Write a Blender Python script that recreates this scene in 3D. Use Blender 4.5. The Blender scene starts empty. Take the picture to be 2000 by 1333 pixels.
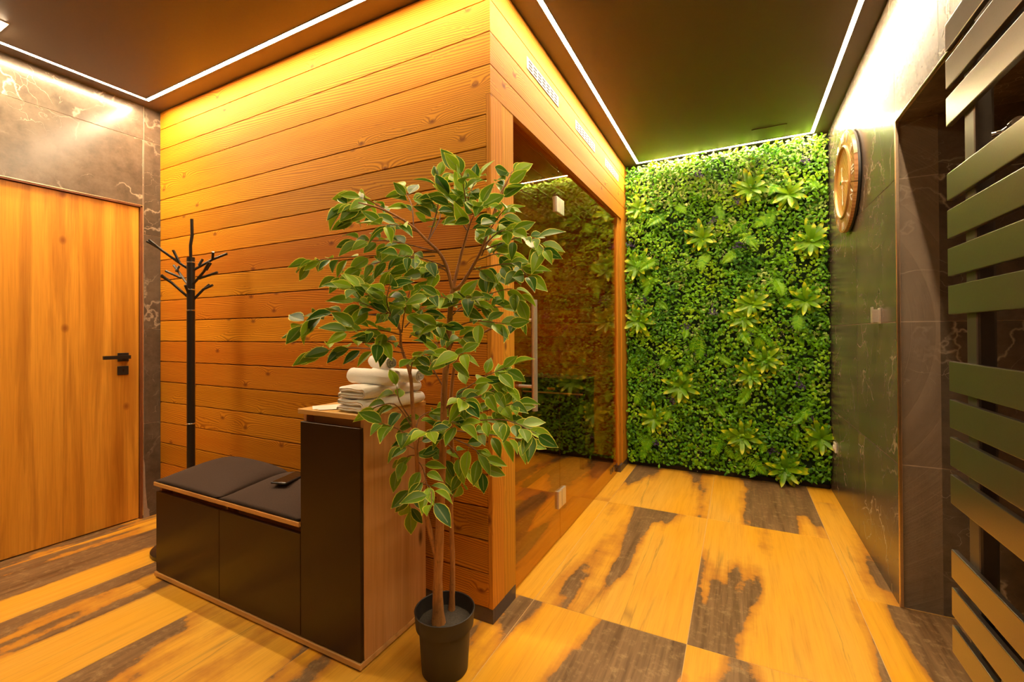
import bpy, bmesh, math, random
from mathutils import Vector, Matrix, Quaternion
import numpy as np
PI = math.pi
SC = bpy.context.scene
COL = SC.collection

# ------------------------------------------------------------------ camera
cam_d = bpy.data.cameras.new('camera'); cam = bpy.data.objects.new('camera', cam_d); COL.objects.link(cam)
cam_d.sensor_width = 36.0; cam_d.lens = 866.56 / 2000 * 36; cam_d.shift_y = -0.01076; cam_d.clip_start = 0.02
_r = Vector((0.890712, 0.45453441, -0.00553185)); _u = Vector((0.00799534, -0.00349787, 0.99996192)); _f = Vector((-0.45449775, 0.89072231, 0.00674975))
cam.matrix_world = Matrix(((_r.x, _u.x, -_f.x, 0.8878), (_r.y, _u.y, -_f.y, -1.5580), (_r.z, _u.z, -_f.z, 1.177), (0, 0, 0, 1)))
SC.camera = cam
# ------------------------------------------------------------------ world, exposure
world = bpy.data.worlds.new('world'); SC.world = world; world.use_nodes = True
world.node_tree.nodes['Background'].inputs[0].default_value = (0.02, 0.016, 0.012, 1)
world.node_tree.nodes['Background'].inputs[1].default_value = 0.3
SC.view_settings.view_transform = 'Standard'; SC.view_settings.look = 'None'
SC.view_settings.gamma = 1.0; SC.view_settings.use_curve_mapping = False
SC.view_settings.exposure = 1.15
LED_STRENGTH = 108.0
LED_COLOR = (1.0, 0.76, 0.47)

# ------------------------------------------------------------------ room numbers (metres)
XL, XR, YB, YF, H = -2.5232, 1.4924, 2.4827, -2.40, 2.6557
YN, ZN = 0.8833, 2.0728          # alcove far jamb and header height
YA = -0.12                       # alcove near jamb
XA = 2.45                        # alcove back wall

# ------------------------------------------------------------------ helpers
def mw(o):
    b = o.matrix_basis
    return (mw(o.parent) @ o.matrix_parent_inverse @ b) if o.parent else b.copy()
LOCAL = set()                    # things whose parts are given in the thing's own coordinates
def link(o, parent=None):
    COL.objects.link(o)
    if parent is not None:
        o.parent = parent
        top = parent
        while top.parent: top = top.parent
        if top.name not in LOCAL: o.matrix_parent_inverse = mw(parent).inverted()
        elif parent.parent is not None: o.matrix_parent_inverse = parent.matrix_basis.inverted()
    return o
def tag(o, label=None, cat=None, group=None, kind=None):
    if label: o['label'] = label
    if cat: o['category'] = cat
    if group: o['group'] = group
    if kind: o['kind'] = kind
    return o
def empty(name, loc=(0, 0, 0), rz=0, parent=None):
    o = bpy.data.objects.new(name, None); o.location = loc; o.rotation_euler = (0, 0, rz); o.empty_display_size = 0.05
    return link(o, parent)
def thing(name, label, cat, loc=(0, 0, 0), rz=0, group=None, local=False):
    o = tag(empty(name, loc, rz), label, cat, group)
    if local: LOCAL.add(o.name)
    return o
def mesh(name, v, f, m, smooth=False):
    me = bpy.data.meshes.new(name); me.from_pydata([tuple(p) for p in v], [], f); me.update()
    if m is not None: me.materials.append(m)
    if smooth: me.polygons.foreach_set('use_smooth', [True] * len(me.polygons))
    return me
def obj(name, me, parent=None, loc=(0, 0, 0), rot=(0, 0, 0)):
    o = bpy.data.objects.new(name, me); o.location = loc; o.rotation_euler = rot
    return link(o, parent)
class MB:
    """collects shapes into one mesh"""
    def __init__(s): s.v = []; s.f = []
    def add(s, v, f):
        n = len(s.v); s.v += [tuple(p) for p in v]; s.f += [tuple(i + n for i in q) for q in f]; return s
    def box(s, x0, x1, y0, y1, z0, z1):
        return s.add([(x0,y0,z0),(x1,y0,z0),(x1,y1,z0),(x0,y1,z0),(x0,y0,z1),(x1,y0,z1),(x1,y1,z1),(x0,y1,z1)],
                     [(0,3,2,1),(4,5,6,7),(0,1,5,4),(1,2,6,5),(2,3,7,6),(3,0,4,7)])
    def tube(s, pts, rad, n=10, cap=True):
        pts = [Vector(p) for p in pts]
        if not isinstance(rad, (list, tuple)): rad = [rad] * len(pts)
        t0 = (pts[1] - pts[0]).normalized(); up = Vector((0, 0, 1)) if abs(t0.z) < .9 else Vector((1, 0, 0))
        a = t0.cross(up).normalized(); V = []
        for i, p in enumerate(pts):
            if i == 0: t = pts[1] - pts[0]
            elif i == len(pts) - 1: t = pts[i] - pts[i-1]
            else: t = (pts[i+1] - pts[i]).normalized() + (pts[i] - pts[i-1]).normalized()
            t = t.normalized(); a = (a - t * a.dot(t)).normalized(); b = t.cross(a)
            V += [p + (a * math.cos(2*PI*k/n) + b * math.sin(2*PI*k/n)) * rad[i] for k in range(n)]
        F = [(i*n+k, i*n+(k+1) % n, (i+1)*n+(k+1) % n, (i+1)*n+k) for i in range(len(pts)-1) for k in range(n)]
        if cap: F += [tuple(range(n))[::-1], tuple((len(pts)-1)*n+k for k in range(n))]
        return s.add(V, F)
    def lathe(s, prof, n=40, c=(0, 0), capb=True, capt=True):
        V = [(c[0]+r*math.cos(2*PI*k/n), c[1]+r*math.sin(2*PI*k/n), z) for r, z in prof for k in range(n)]
        F = [(i*n+k, i*n+(k+1) % n, (i+1)*n+(k+1) % n, (i+1)*n+k) for i in range(len(prof)-1) for k in range(n)]
        if capb: F.append(tuple(range(n))[::-1])
        if capt: F.append(tuple((len(prof)-1)*n+k for k in range(n)))
        return s.add(V, F)
    def me(s, name, m, smooth=False): return mesh(name, s.v, s.f, m, smooth)
    def build(s, name, m, parent=None, smooth=False, loc=(0,0,0), rot=(0,0,0)):
        return obj(name, s.me(name, m, smooth), parent, loc, rot)
_bc = {}
def bbox_mesh(sx, sy, sz, b, m, seg=1):
    """bevelled box centred on its own origin; shared between alike pieces"""
    key = (round(sx, 4), round(sy, 4), round(sz, 4), b, m.name, seg)
    if key in _bc: return _bc[key]
    bm = bmesh.new(); bmesh.ops.create_cube(bm, size=1.0)
    for v in bm.verts: v.co = (v.co.x*sx, v.co.y*sy, v.co.z*sz)
    if b > 0: bmesh.ops.bevel(bm, geom=bm.edges[:], offset=min(b, .45*min(sx, sy, sz)), segments=seg, affect='EDGES', profile=.6)
    me = bpy.data.meshes.new('piece'); bm.to_mesh(me); bm.free(); me.materials.append(m); _bc[key] = me
    return me
def bbox(name, x0, x1, y0, y1, z0, z1, m, parent=None, b=.002, seg=1):
    me = bbox_mesh(x1-x0, y1-y0, z1-z0, b, m, seg)
    o = bpy.data.objects.new(name, me); o.location = ((x0+x1)/2, (y0+y1)/2, (z0+z1)/2)
    return link(o, parent)
def autosmooth(o, ang=40):
    me = o.data
    me.polygons.foreach_set('use_smooth', [True]*len(me.polygons))
    bm = bmesh.new(); bm.from_mesh(me)
    for e in bm.edges: e.smooth = not (len(e.link_faces) == 2 and e.calc_face_angle(0) > math.radians(ang))
    bm.to_mesh(me); bm.free(); return o
def text_me(s, size, m, ext=.0006, name='lettering'):
    cu = bpy.data.curves.new(name, 'FONT'); cu.body = s; cu.size = size; cu.extrude = ext; cu.align_x = 'CENTER'; cu.align_y = 'CENTER'; cu.resolution_u = 3
    o = bpy.data.objects.new(name, cu); COL.objects.link(o)
    dg = bpy.context.evaluated_depsgraph_get(); me = bpy.data.meshes.new_from_object(o.evaluated_get(dg))
    bpy.data.objects.remove(o); me.materials.clear(); me.materials.append(m); return me

# ------------------------------------------------------------------ materials
class NT:
    def __init__(s, name):
        s.m = bpy.data.materials.new(name); s.m.use_nodes = True; s.t = s.m.node_tree; s.t.nodes.clear()
        s.out = s.n('ShaderNodeOutputMaterial')
    def n(s, k, **kw):
        x = s.t.nodes.new(k)
        for a, b in kw.items(): setattr(x, a, b)
        return x
    def l(s, a, b): s.t.links.new(a, b)
    def put(s, sock, v):
        if isinstance(v, bpy.types.NodeSocket): s.l(v, sock)
        elif v is not None:
            if isinstance(v, (tuple, list)) and len(v) == 3 and sock.type == 'RGBA': v = (*v, 1)
            sock.default_value = v
    def math(s, op, a, b=None, c=None, clamp=False):
        x = s.n('ShaderNodeMath', operation=op, use_clamp=clamp)
        for i, v in enumerate((a, b, c)):
            if v is not None: s.put(x.inputs[i], v)
        return x.outputs[0]
    def comb(s, x, y, z):
        c = s.n('ShaderNodeCombineXYZ'); s.put(c.inputs[0], x); s.put(c.inputs[1], y); s.put(c.inputs[2], z); return c.outputs[0]
    def sep(s, v):
        c = s.n('ShaderNodeSeparateXYZ'); s.put(c.inputs[0], v); return c.outputs
    def noise(s, v, scale=1, detail=4, rough=.55, dist=0):
        x = s.n('ShaderNodeTexNoise'); s.put(x.inputs['Vector'], v); x.inputs['Scale'].default_value = scale
        x.inputs['Detail'].default_value = detail; x.inputs['Roughness'].default_value = rough; x.inputs['Distortion'].default_value = dist
        return x.outputs['Fac']
    def vor(s, v, scale=1, feature='F1', dim='3D'):
        x = s.n('ShaderNodeTexVoronoi', feature=feature, voronoi_dimensions=dim); s.put(x.inputs['Vector'], v); x.inputs['Scale'].default_value = scale; return x
    def ramp(s, f, stops, interp='LINEAR'):
        x = s.n('ShaderNodeValToRGB'); s.put(x.inputs[0], f); e = x.color_ramp.elements; x.color_ramp.interpolation = interp
        while len(e) < len(stops): e.new(.5)
        for i, (p, c) in enumerate(stops):
            e[i].position = p; e[i].color = (*c, 1) if isinstance(c, (tuple, list)) else (c, c, c, 1)
        return x.outputs[0]
    def mix(s, f, a, b, mode='MIX'):
        x = s.n('ShaderNodeMix', data_type='RGBA', blend_type=mode, clamp_factor=True)
        s.put(x.inputs[0], f); s.put(x.inputs[6], a); s.put(x.inputs[7], b); return x.outputs[2]
    def bump(s, h, strength=.2, dist=.01):
        x = s.n('ShaderNodeBump'); x.inputs['Strength'].default_value = strength; x.inputs['Distance'].default_value = dist; s.put(x.inputs['Height'], h); return x.outputs[0]
    def coords(s):
        """object coordinates, shifted per object"""
        t = s.n('ShaderNodeTexCoord').outputs['Object']; r = s.n('ShaderNodeObjectInfo').outputs['Random']
        o = s.comb(s.math('MULTIPLY', r, 37.3), s.math('MULTIPLY', r, 91.7), s.math('MULTIPLY', r, 53.1))
        a = s.n('ShaderNodeVectorMath', operation='ADD'); s.l(t, a.inputs[0]); s.l(o, a.inputs[1]); return a.outputs[0], r
    def pbr(s, color, rough=.5, metal=0, normal=None, **kw):
        b = s.n('ShaderNodeBsdfPrincipled'); s.put(b.inputs['Base Color'], color); s.put(b.inputs['Roughness'], rough); s.put(b.inputs['Metallic'], metal)
        if normal is not None: s.l(normal, b.inputs['Normal'])
        for k, v in kw.items(): s.put(b.inputs[k.replace('_', ' ')], v)
        s.l(b.outputs[0], s.out.inputs[0]); return s.m
def plain(name, color, rough=.5, metal=0, nscale=60, amount=.12, bump=0, **kw):
    t = NT(name); v, r = t.coords(); n = t.noise(v, nscale, 3)
    c = t.mix(n, tuple(x*(1-amount) for x in color), tuple(min(1, x*(1+amount)) for x in color))
    return t.pbr(c, rough, metal, t.bump(n, bump, .002) if bump else None, **kw)
def wood(name, light, mid, dark, knot, axis='X', bands=26, warp=.05, kdens=.4, kscale=(4.6, 8.5), rough=.45, grain=.25, bump=.25, streak=.5, vary=.35, us=.9, spec=.28, irregular=False):
    t = NT(name); v, r = t.coords(); X, Y, Z = t.sep(v)
    u, a, b = {'X': (X, Y, Z), 'Y': (Y, X, Z), 'Z': (Z, X, Y)}[axis]
    M = t.math
    low = t.noise(t.comb(M('MULTIPLY', u, us), M('MULTIPLY', a, 6), M('MULTIPLY', b, 6)), 1, 2)
    kv = t.vor(t.comb(M('MULTIPLY', u, kscale[0]), M('MULTIPLY', M('ADD', a, b), kscale[1]), 0.0), 1, 'F1', '2D')
    on = M('LESS_THAN', t.sep(kv.outputs['Color'])[0], kdens)
    near = M('MULTIPLY', M('EXPONENT', M('MULTIPLY', kv.outputs['Distance'], -5.0)), on)
    w = M('ADD', M('MULTIPLY', M('SUBTRACT', low, .5), warp*2), M('MULTIPLY', near, .022))
    wv = t.n('ShaderNodeTexWave', wave_type='BANDS', bands_direction='DIAGONAL', wave_profile='SIN')
    wv.inputs['Scale'].default_value = bands; wv.inputs['Distortion'].default_value = 1.3; wv.inputs['Detail'].default_value = 3; wv.inputs['Detail Scale'].default_value = .6
    t.l(t.comb(M('MULTIPLY', u, .05), M('ADD', a, w), M('ADD', b, w)), wv.inputs['Vector'])
    fine = t.noise(t.comb(M('MULTIPLY', u, 5), M('MULTIPLY', a, 260), M('MULTIPLY', b, 260)), 1, 3)
    tone = t.noise(t.comb(M('MULTIPLY', u, 1.2*us), M('MULTIPLY', a, 9), M('MULTIPLY', b, 9)), 1, 4)
    line = M('POWER', wv.outputs['Fac'], 2.2)
    if irregular:
        sw = M('MULTIPLY', M('SUBTRACT', low, .5), .5)
        s1 = t.noise(t.comb(M('MULTIPLY', u, .55), M('ADD', M('MULTIPLY', a, 13), sw), M('ADD', M('MULTIPLY', b, 13), sw)), 1, 6, .6, .5)
        s2 = t.noise(t.comb(M('MULTIPLY', u, 1.6), M('MULTIPLY', a, 55), M('MULTIPLY', b, 55)), 1, 4, .6)
        line = M('ADD', M('MULTIPLY', t.ramp(s1, [(.47, 0), (.57, .7), (.68, 1)]), .75), M('MULTIPLY', t.ramp(s2, [(.5, 0), (.75, 1)]), .35))
    c = t.mix(t.ramp(tone, [(.3, 0), (.72, 1)]), light, mid)
    c = t.mix(M('MULTIPLY', line, streak), c, dark)
    c = t.mix(M('MULTIPLY', t.ramp(fine, [(.45, 0), (.75, 1)]), grain), c, dark)
    km = M('MULTIPLY', t.ramp(kv.outputs['Distance'], [(.03, .9), (.075, .5), (.12, 0)]), on)
    c = t.mix(km, c, knot)
    hsv = t.n('ShaderNodeHueSaturation'); t.l(c, hsv.inputs['Color'])
    t.l(M('ADD', 1 - vary/2, M('MULTIPLY', r, vary)), hsv.inputs['Value'])
    t.l(M('ADD', .492, M('MULTIPLY', M('FRACT', M('MULTIPLY', r, 17.0)), .016)), hsv.inputs['Hue'])
    h = M('ADD', M('MULTIPLY', line, .6), M('MULTIPLY', fine, .4))
    return t.pbr(hsv.outputs[0], rough, 0, t.bump(h, bump, .0012), Specular_IOR_Level=spec)
def stone(name, base, light, vein, rough=.32):
    t = NT(name); v, r = t.coords(); M = t.math
    d = t.noise(v, 2.2, 5, .6); e = t.noise(v, 9, 6, .7)
    add = t.n('ShaderNodeVectorMath', operation='ADD'); t.l(v, add.inputs[0])
    sc = t.n('ShaderNodeVectorMath', operation='SCALE'); nz = t.n('ShaderNodeTexNoise'); t.l(v, nz.inputs['Vector']); nz.inputs['Scale'].default_value = 3.2; nz.inputs['Detail'].default_value = 5
    t.l(nz.outputs['Color'], sc.inputs[0]); sc.inputs['Scale'].default_value = .55; t.l(sc.outputs[0], add.inputs[1])
    v1 = t.vor(add.outputs[0], 2.6, 'DISTANCE_TO_EDGE').outputs['Distance']; v2 = t.vor(add.outputs[0], 7.5, 'DISTANCE_TO_EDGE').outputs['Distance']
    m1 = t.ramp(t.noise(v, 1.7, 3), [(.45, 0), (.58, 1)]); m2 = t.ramp(t.noise(v, 4.1, 3), [(.48, 0), (.62, 1)])
    k1 = M('MULTIPLY', t.ramp(v1, [(.0, 1), (.008, .5), (.021, 0)]), m1); k2 = M('MULTIPLY', t.ramp(v2, [(.0, .75), (.012, 0)]), m2)
    c = t.mix(t.ramp(d, [(.3, 0), (.7, 1)]), base, light)
    c = t.mix(M('MULTIPLY', t.ramp(e, [(.38, 0), (.66, 1)]), .6), c, tuple(x*.5 for x in base))
    c = t.mix(M('MULTIPLY', M('MAXIMUM', k1, k2), .62), c, vein)
    return t.pbr(c, rough, 0, t.bump(e, .12, .002))
def floor_mat():
    t = NT('weathered_wood_tile'); v, r = t.coords(); X, Y, Z = t.sep(v); M = t.math
    p = t.comb(M('MULTIPLY', X, 3.0), M('MULTIPLY', Y, .42), 0.0)
    A = t.noise(p, 1, 3, .5, .2)
    q = t.comb(M('MULTIPLY', X, 40), M('MULTIPLY', Y, 2.2), 0.0)
    G = t.noise(q, 1, 5, .6); F = t.noise(t.comb(M('MULTIPLY', X, 170), M('MULTIPLY', Y, 5), 0.0), 1, 3)
    B = t.noise(t.comb(M('MULTIPLY', X, 2.6), M('MULTIPLY', Y, .8), 5.0), 1, 3)
    edge = M('ADD', M('ADD', A, M('MULTIPLY', M('SUBTRACT', G, .5), .02)), M('MULTIPLY', M('SUBTRACT', t.noise(v, 11, 5, .65), .5), .085))
    base = t.mix(t.ramp(B, [(.32, 0), (.68, 1)]), (.84, .41, .018), (.80, .45, .065))
    base = t.mix(M('MULTIPLY', t.ramp(G, [(.45, 0), (.75, 1)]), .38), base, (.56, .21, .012))
    base = t.mix(M('MULTIPLY', t.ramp(F, [(.5, 0), (.8, 1)]), .3), base, (.42, .15, .012))
    grey = t.mix(t.ramp(G, [(.3, 0), (.7, 1)]), (.12, .062, .026), (.30, .175, .075))
    grey = t.mix(t.ramp(t.noise(v, 26, 5, .7), [(.52, 0), (.72, .55)]), grey, (.50, .34, .155))
    grey = t.mix(M('MULTIPLY', t.ramp(F, [(.55, 0), (.8, 1)]), .6), grey, (.07, .04, .022))
    rim = t.ramp(edge, [(.500, 0), (.538, .7), (.549, .9)])
    c = t.mix(rim, base, (.50, .20, .03))
    c = t.mix(t.ramp(edge, [(.545, 0), (.555, 1)]), c, grey)
    crack = t.ramp(t.vor(t.comb(M('ADD', M('MULTIPLY', X, 9), M('MULTIPLY', G, .5)), M('MULTIPLY', Y, .30), 0.0), 1, 'DISTANCE_TO_EDGE').outputs['Distance'], [(0, 1), (.02, 0)])
    c = t.mix(M('MULTIPLY', crack, t.ramp(B, [(.5, 0), (.62, .45)])), c, (.16, .08, .03))
    return t.pbr(c, t.ramp(G, [(.3, .30), (.7, .42)]), 0, t.bump(G, .08, .002), Specular_IOR_Level=.35)
def emit(name, color, strength):
    t = NT(name); e = t.n('ShaderNodeEmission'); e.inputs[0].default_value = (*color, 1); e.inputs[1].default_value = strength; t.l(e.outputs[0], t.out.inputs[0]); return t.m
def glass_mat():
    t = NT('bronze_glass'); f = t.n('ShaderNodeFresnel'); bf = t.n('ShaderNodeNewGeometry').outputs['Backfacing']
    t.l(t.math('SUBTRACT', 1.5, t.math('MULTIPLY', bf, 1.5-1/1.5)), f.inputs[0])   # thin pane: same reflectance on both faces
    tr = t.n('ShaderNodeBsdfTransparent'); tr.inputs[0].default_value = (.94, .80, .56, 1)
    g = t.n('ShaderNodeBsdfGlossy'); g.inputs[0].default_value = (1, .93, .8, 1); g.inputs[1].default_value = .0
    m = t.n('ShaderNodeMixShader'); t.l(f.outputs[0], m.inputs[0]); t.l(tr.outputs[0], m.inputs[1]); t.l(g.outputs[0], m.inputs[2]); t.l(m.outputs[0], t.out.inputs[0]); return t.m
def leaf_mat(name, a, b, edge=None, rough=.38, rim=.8, own=False):
    """a..b by the leaf's own tint; 'edge' colours the margin stored on the mesh"""
    t = NT(name); M = t.math
    at = t.n('ShaderNodeAttribute', attribute_name='tint').outputs['Fac']; r = t.n('ShaderNodeObjectInfo').outputs['Random']
    k = at if own else M('FRACT', M('ADD', at, r)); c = t.mix(k, a, b)
    tc = t.n('ShaderNodeTexCoord').outputs['Object']; n = t.noise(tc, 90, 2)
    c = t.mix(M('MULTIPLY', n, .22), c, tuple(x*.5 for x in a))
    if edge:
        e = t.n('ShaderNodeAttribute', attribute_name='edge').outputs['Fac']
        e2 = M('ADD', e, M('MULTIPLY', M('SUBTRACT', n, .5), .35))
        c = t.mix(t.ramp(e2, [(rim-.16, 0), (rim, 1)]), c, edge)
        rb = t.n('ShaderNodeAttribute', attribute_name='rib').outputs['Fac']
        c = t.mix(M('MULTIPLY', t.ramp(rb, [(.9, 0), (.98, 1)]), .5), c, (.42, .52, .16))
    b_ = t.n('ShaderNodeBsdfPrincipled'); t.l(c, b_.inputs['Base Color']); b_.inputs['Roughness'].default_value = rough; b_.inputs['Specular IOR Level'].default_value = .32
    tl = t.n('ShaderNodeBsdfTranslucent'); t.l(c, tl.inputs[0]); mx = t.n('ShaderNodeMixShader'); mx.inputs[0].default_value = .22
    t.l(b_.outputs[0], mx.inputs[1]); t.l(tl.outputs[0], mx.inputs[2]); t.l(mx.outputs[0], t.out.inputs[0]); return t.m

M = {}
M['board'] = wood('orange_spruce', (.74, .315, .018), (.62, .22, .008), (.27, .065, .004), (.22, .065, .010), 'X', 70, .022, .22, streak=.72, us=.5, spec=.13, rough=.6)
M['board_y'] = wood('orange_spruce_along_depth', (.74, .31, .028), (.62, .225, .014), (.30, .08, .006), (.20, .06, .012), 'Y', 70, .022, .18, streak=.65, us=.5, spec=.13, rough=.6)
M['post'] = wood('pale_spruce_post', (.74, .325, .032), (.64, .25, .018), (.38, .12, .010), (.22, .07, .015), 'Z', 30, .03, .25, streak=.4, spec=.15, rough=.6)
M['door'] = wood('golden_oak_door', (.82, .42, .05), (.72, .33, .028), (.34, .11, .008), (.30, .10, .012), 'Z', 13.0, .05, .14, (4.0, 6.0), .38, .25, .1, .75, 0, .5, irregular=True)
M['oak'] = wood('light_oak_board', (.74, .43, .15), (.66, .35, .10), (.30, .14, .045), (.12, .05, .02), 'X', 8, .06, .1, (1.5, 5), .4, .2, .08, .35, .1)
M['oak_v'] = wood('light_oak_side', (.68, .36, .16), (.58, .27, .10), (.30, .13, .045), (.10, .045, .02), 'Z', 9, .05, .3, (2.6, 7), .26, .22, .08, .5, .1, .5, irregular=True, spec=.5)
M['floor'] = floor_mat()
M['stone'] = stone('dark_grey_stone', (.098, .076, .055), (.185, .146, .108), (.66, .54, .40), .24)
M['grout'] = plain('pale_grout', (.50, .38, .27), .8)
M['floorgrout'] = plain('floor_grout', (.62, .40, .16), .7)
M['ceiling'] = plain('dark_brown_ceiling', (.115, .078, .049), .5, nscale=200)
M['trim'] = plain('brushed_warm_metal', (.78, .60, .42), .3, 1)
M['steel'] = plain('brushed_steel', (.80, .74, .66), .34, .72, nscale=140)
M['chrome'] = plain('chrome', (.9, .85, .78), .12, 1)
M['black'] = plain('matt_black', (.014, .012, .010), .42)
M['blackfront'] = plain('black_satin_front', (.034, .014, .002), .34, nscale=300, bump=.05, Specular_IOR_Level=.3)
M['rackblack'] = plain('black_lacquer', (.018, .014, .011), .3)
M['fabric'] = plain('black_velour', (.048, .027, .017), .95, nscale=260, amount=.35, bump=.4)
M['skirt'] = plain('dark_grey_metal', (.11, .085, .08), .38, .3)
M['led'] = emit('led_light', LED_COLOR, LED_STRENGTH)
M['alu'] = plain('aluminium_profile', (.55, .5, .44), .4, .8)
M['white'] = plain('white_plastic', (.78, .74, .66), .4)
M['vent'] = plain('pale_vent_plastic', (.56, .50, .42), .5)
M['slot'] = plain('dark_slot', (.025, .014, .006), .9)
M['groove'] = plain('dark_groove', (.07, .018, .003), .9)
M['reveal'] = plain('red_brown_frame', (.20, .065, .022), .45)
M['glass'] = glass_mat()
M['towel'] = plain('white_terry', (.95, .92, .86), .95, nscale=420, amount=.05, bump=.9, Sheen_Weight=.3)
M['roll_shade'] = plain('grey_roll_shade', (.52, .47, .44), .95, nscale=420, amount=.2, bump=.9)  # grey that paints the shade inside the towel rolls
M['paper'] = plain('cream_paper', (.82, .77, .68), .6, nscale=20, amount=.03)
M['ink'] = plain('gold_ink', (.42, .27, .06), .5)
M['inkdark'] = plain('dark_ink', (.06, .04, .03), .5)
M['radiator'] = plain('satin_anthracite', (.25, .215, .175), .28, .85, nscale=220, amount=.1)
M['raddark'] = plain('anthracite_post', (.10, .082, .068), .38, .6)
M['pot'] = plain('dark_brown_plastic', (.026, .021, .018), .55, nscale=30)
M['soil'] = plain('dark_gravel_soil', (.075, .062, .048), .95, nscale=170, amount=.7, bump=1.0)
M['clockwood'] = wood('clock_wood', (.72, .40, .12), (.62, .31, .075), (.36, .15, .03), (.2, .08, .02), 'Z', 20, .03, .05, rough=.25, vary=.3)
M['clockring'] = wood('clock_ring_wood', (.56, .30, .12), (.46, .23, .085), (.26, .11, .03), (.2, .08, .02), 'Z', 24, .03, .05, rough=.22, vary=.5)
M['numeral'] = plain('silver_numeral', (.86, .80, .70), .45, .25)
M['bezel'] = plain('dull_gold_bezel', (.50, .30, .10), .38, .5)
M['heater'] = plain('black_heater_steel', (.012, .011, .010), .35, .4)
M['rock'] = plain('grey_sauna_stone', (.26, .24, .21), .85, nscale=30, amount=.4, bump=.5)
M['bark'] = None
def bark_mat():
    t = NT('brown_bark'); v, r = t.coords(); X, Y, Z = t.sep(v)
    n = t.noise(v, 60, 5, .7); s = t.noise(t.comb(t.math('MULTIPLY', X, 90), t.math('MULTIPLY', Y, 90), t.math('MULTIPLY', Z, 14)), 1, 4)
    c = t.mix(t.ramp(s, [(.35, 0), (.7, 1)]), (.50, .215, .055), (.32, .125, .032)); c = t.mix(t.ramp(n, [(.55, 0), (.75, .8)]), c, (.07, .03, .012))
    return t.pbr(c, .6, 0, t.bump(n, .5, .003))
M['bark'] = bark_mat()
M['twig'] = plain('thin_brown_twig', (.24, .11, .035), .6)
M['ficus'] = leaf_mat('variegated_ficus_leaf', (.036, .14, .013), (.36, .58, .018), (.90, .88, .12), .36, .68)
M['boxleaf'] = leaf_mat('dark_boxwood_leaf', (.034, .17, .003), (.25, .62, .006), rough=.4, own=True)
M['cloverleaf'] = leaf_mat('light_clover_leaf', (.08, .34, .003), (.46, .76, .010), rough=.4, own=True)
M['variegleaf'] = leaf_mat('pale_variegated_leaf', (.24, .50, .04), (.66, .74, .24), rough=.4, own=True)
M['fernleaf'] = leaf_mat('fern_leaf', (.10, .36, .006), (.30, .60, .010), rough=.4)
M['rosette'] = leaf_mat('yellow_green_rosette_leaf', (.13, .34, .006), (.26, .48, .008), (.62, .68, .016), .32, .85)
M['purple'] = leaf_mat('purple_flower', (.045, .03, .10), (.12, .08, .22), rough=.5)
M['cream'] = leaf_mat('cream_flower', (.55, .45, .28), (.72, .60, .42), rough=.5)
M['moss'] = plain('dark_green_backing', (.012, .035, .006), .9, nscale=25, amount=.5)
M['mortar'] = plain('grey_mortar', (.36, .27, .21), .9, nscale=50, amount=.2, bump=.4)

# ================================================================== SETTING
def rects(c, hole):
    """cell minus hole, both (a0,a1,z0,z1)"""
    a0, a1, z0, z1 = c; h0, h1, g0, g1 = hole
    if h1 <= a0 or h0 >= a1 or g1 <= z0 or g0 >= z1: return [c]
    out = []
    if h0 > a0: out.append((a0, h0, z0, z1))
    if h1 < a1: out.append((h1, a1, z0, z1))
    m0, m1 = max(a0, h0), min(a1, h1)
    if g0 > z0: out.append((m0, m1, z0, g0))
    if g1 < z1: out.append((m0, m1, g1, z1))
    return out
def cells(edges, lo, hi):
    e = [lo] + [x for x in sorted(edges) if lo + .004 < x < hi - .004] + [hi]
    return list(zip(e[:-1], e[1:]))
ZJ = [.606, 1.2155, 1.827, 2.4375]
GAP = .0014
def tiled_wall(name, axis, pos, sgn, a0, a1, z0, z1, joints, holes=(), zj=ZJ, thick=.10):
    """grout slab with one tile object per tile; axis = normal, sgn = side the room lies on"""
    allc = [(a, b, c, d) for a, b in cells(joints, a0, a1) for c, d in cells(zj, z0, z1)]
    slab = [(a0, a1, z0, z1)]
    for h in holes:
        allc = [r for c in allc for r in rects(c, h)]; slab = [r for c in slab for r in rects(c, h)]
    mb = MB(); g = pos - sgn*.0022; bk = pos - sgn*thick
    for a, b, c, d in slab:
        p0, p1 = min(g, bk), max(g, bk)
        if axis == 'x': mb.box(p0, p1, a, b, c, d)
        else: mb.box(a, b, p0, p1, c, d)
    w = tag(mb.build(name, M['grout']), kind='structure')
    tk = .0026
    for a, b, c, d in allc:
        if b-a < .004 or d-c < .004: continue
        p0, p1 = sorted((pos, pos - sgn*tk*1.6))
        if axis == 'x': bbox('tile', p0, p1, a+GAP, b-GAP, c+GAP, d-GAP, M['stone'], w, .0006)
        else: bbox('tile', a+GAP, b-GAP, p0, p1, c+GAP, d-GAP, M['stone'], w, .0006)
    return w
# floor: long plank tiles
fl = tag(MB().box(XL-.1, XA+.1, YF-.1, YB+.1, -.12, -.0012).build('floor', M['floorgrout']), kind='structure')
fx = [-2.445, -1.815, -1.185, -.555, .075, .705, 1.337, 1.967]
for x0, x1 in cells(fx, XL-.02, XA):
    yj = [-2.285, -1.025, .235, 1.495] if x1 < 1.4 else [-1.64, -.38, .881, 2.14]
    for y0, y1 in cells(yj, YF, YB):
        bbox('tile', x0+.0013, x1-.0013, y0+.0013, y1-.0013, -.008, 0, M['floor'], fl, .0006)
ce = tag(MB().box(XL-.1, XA+.1, YF-.1, YB+.1, H, H+.12).build('ceiling', M['ceiling']), kind='structure')
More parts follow.
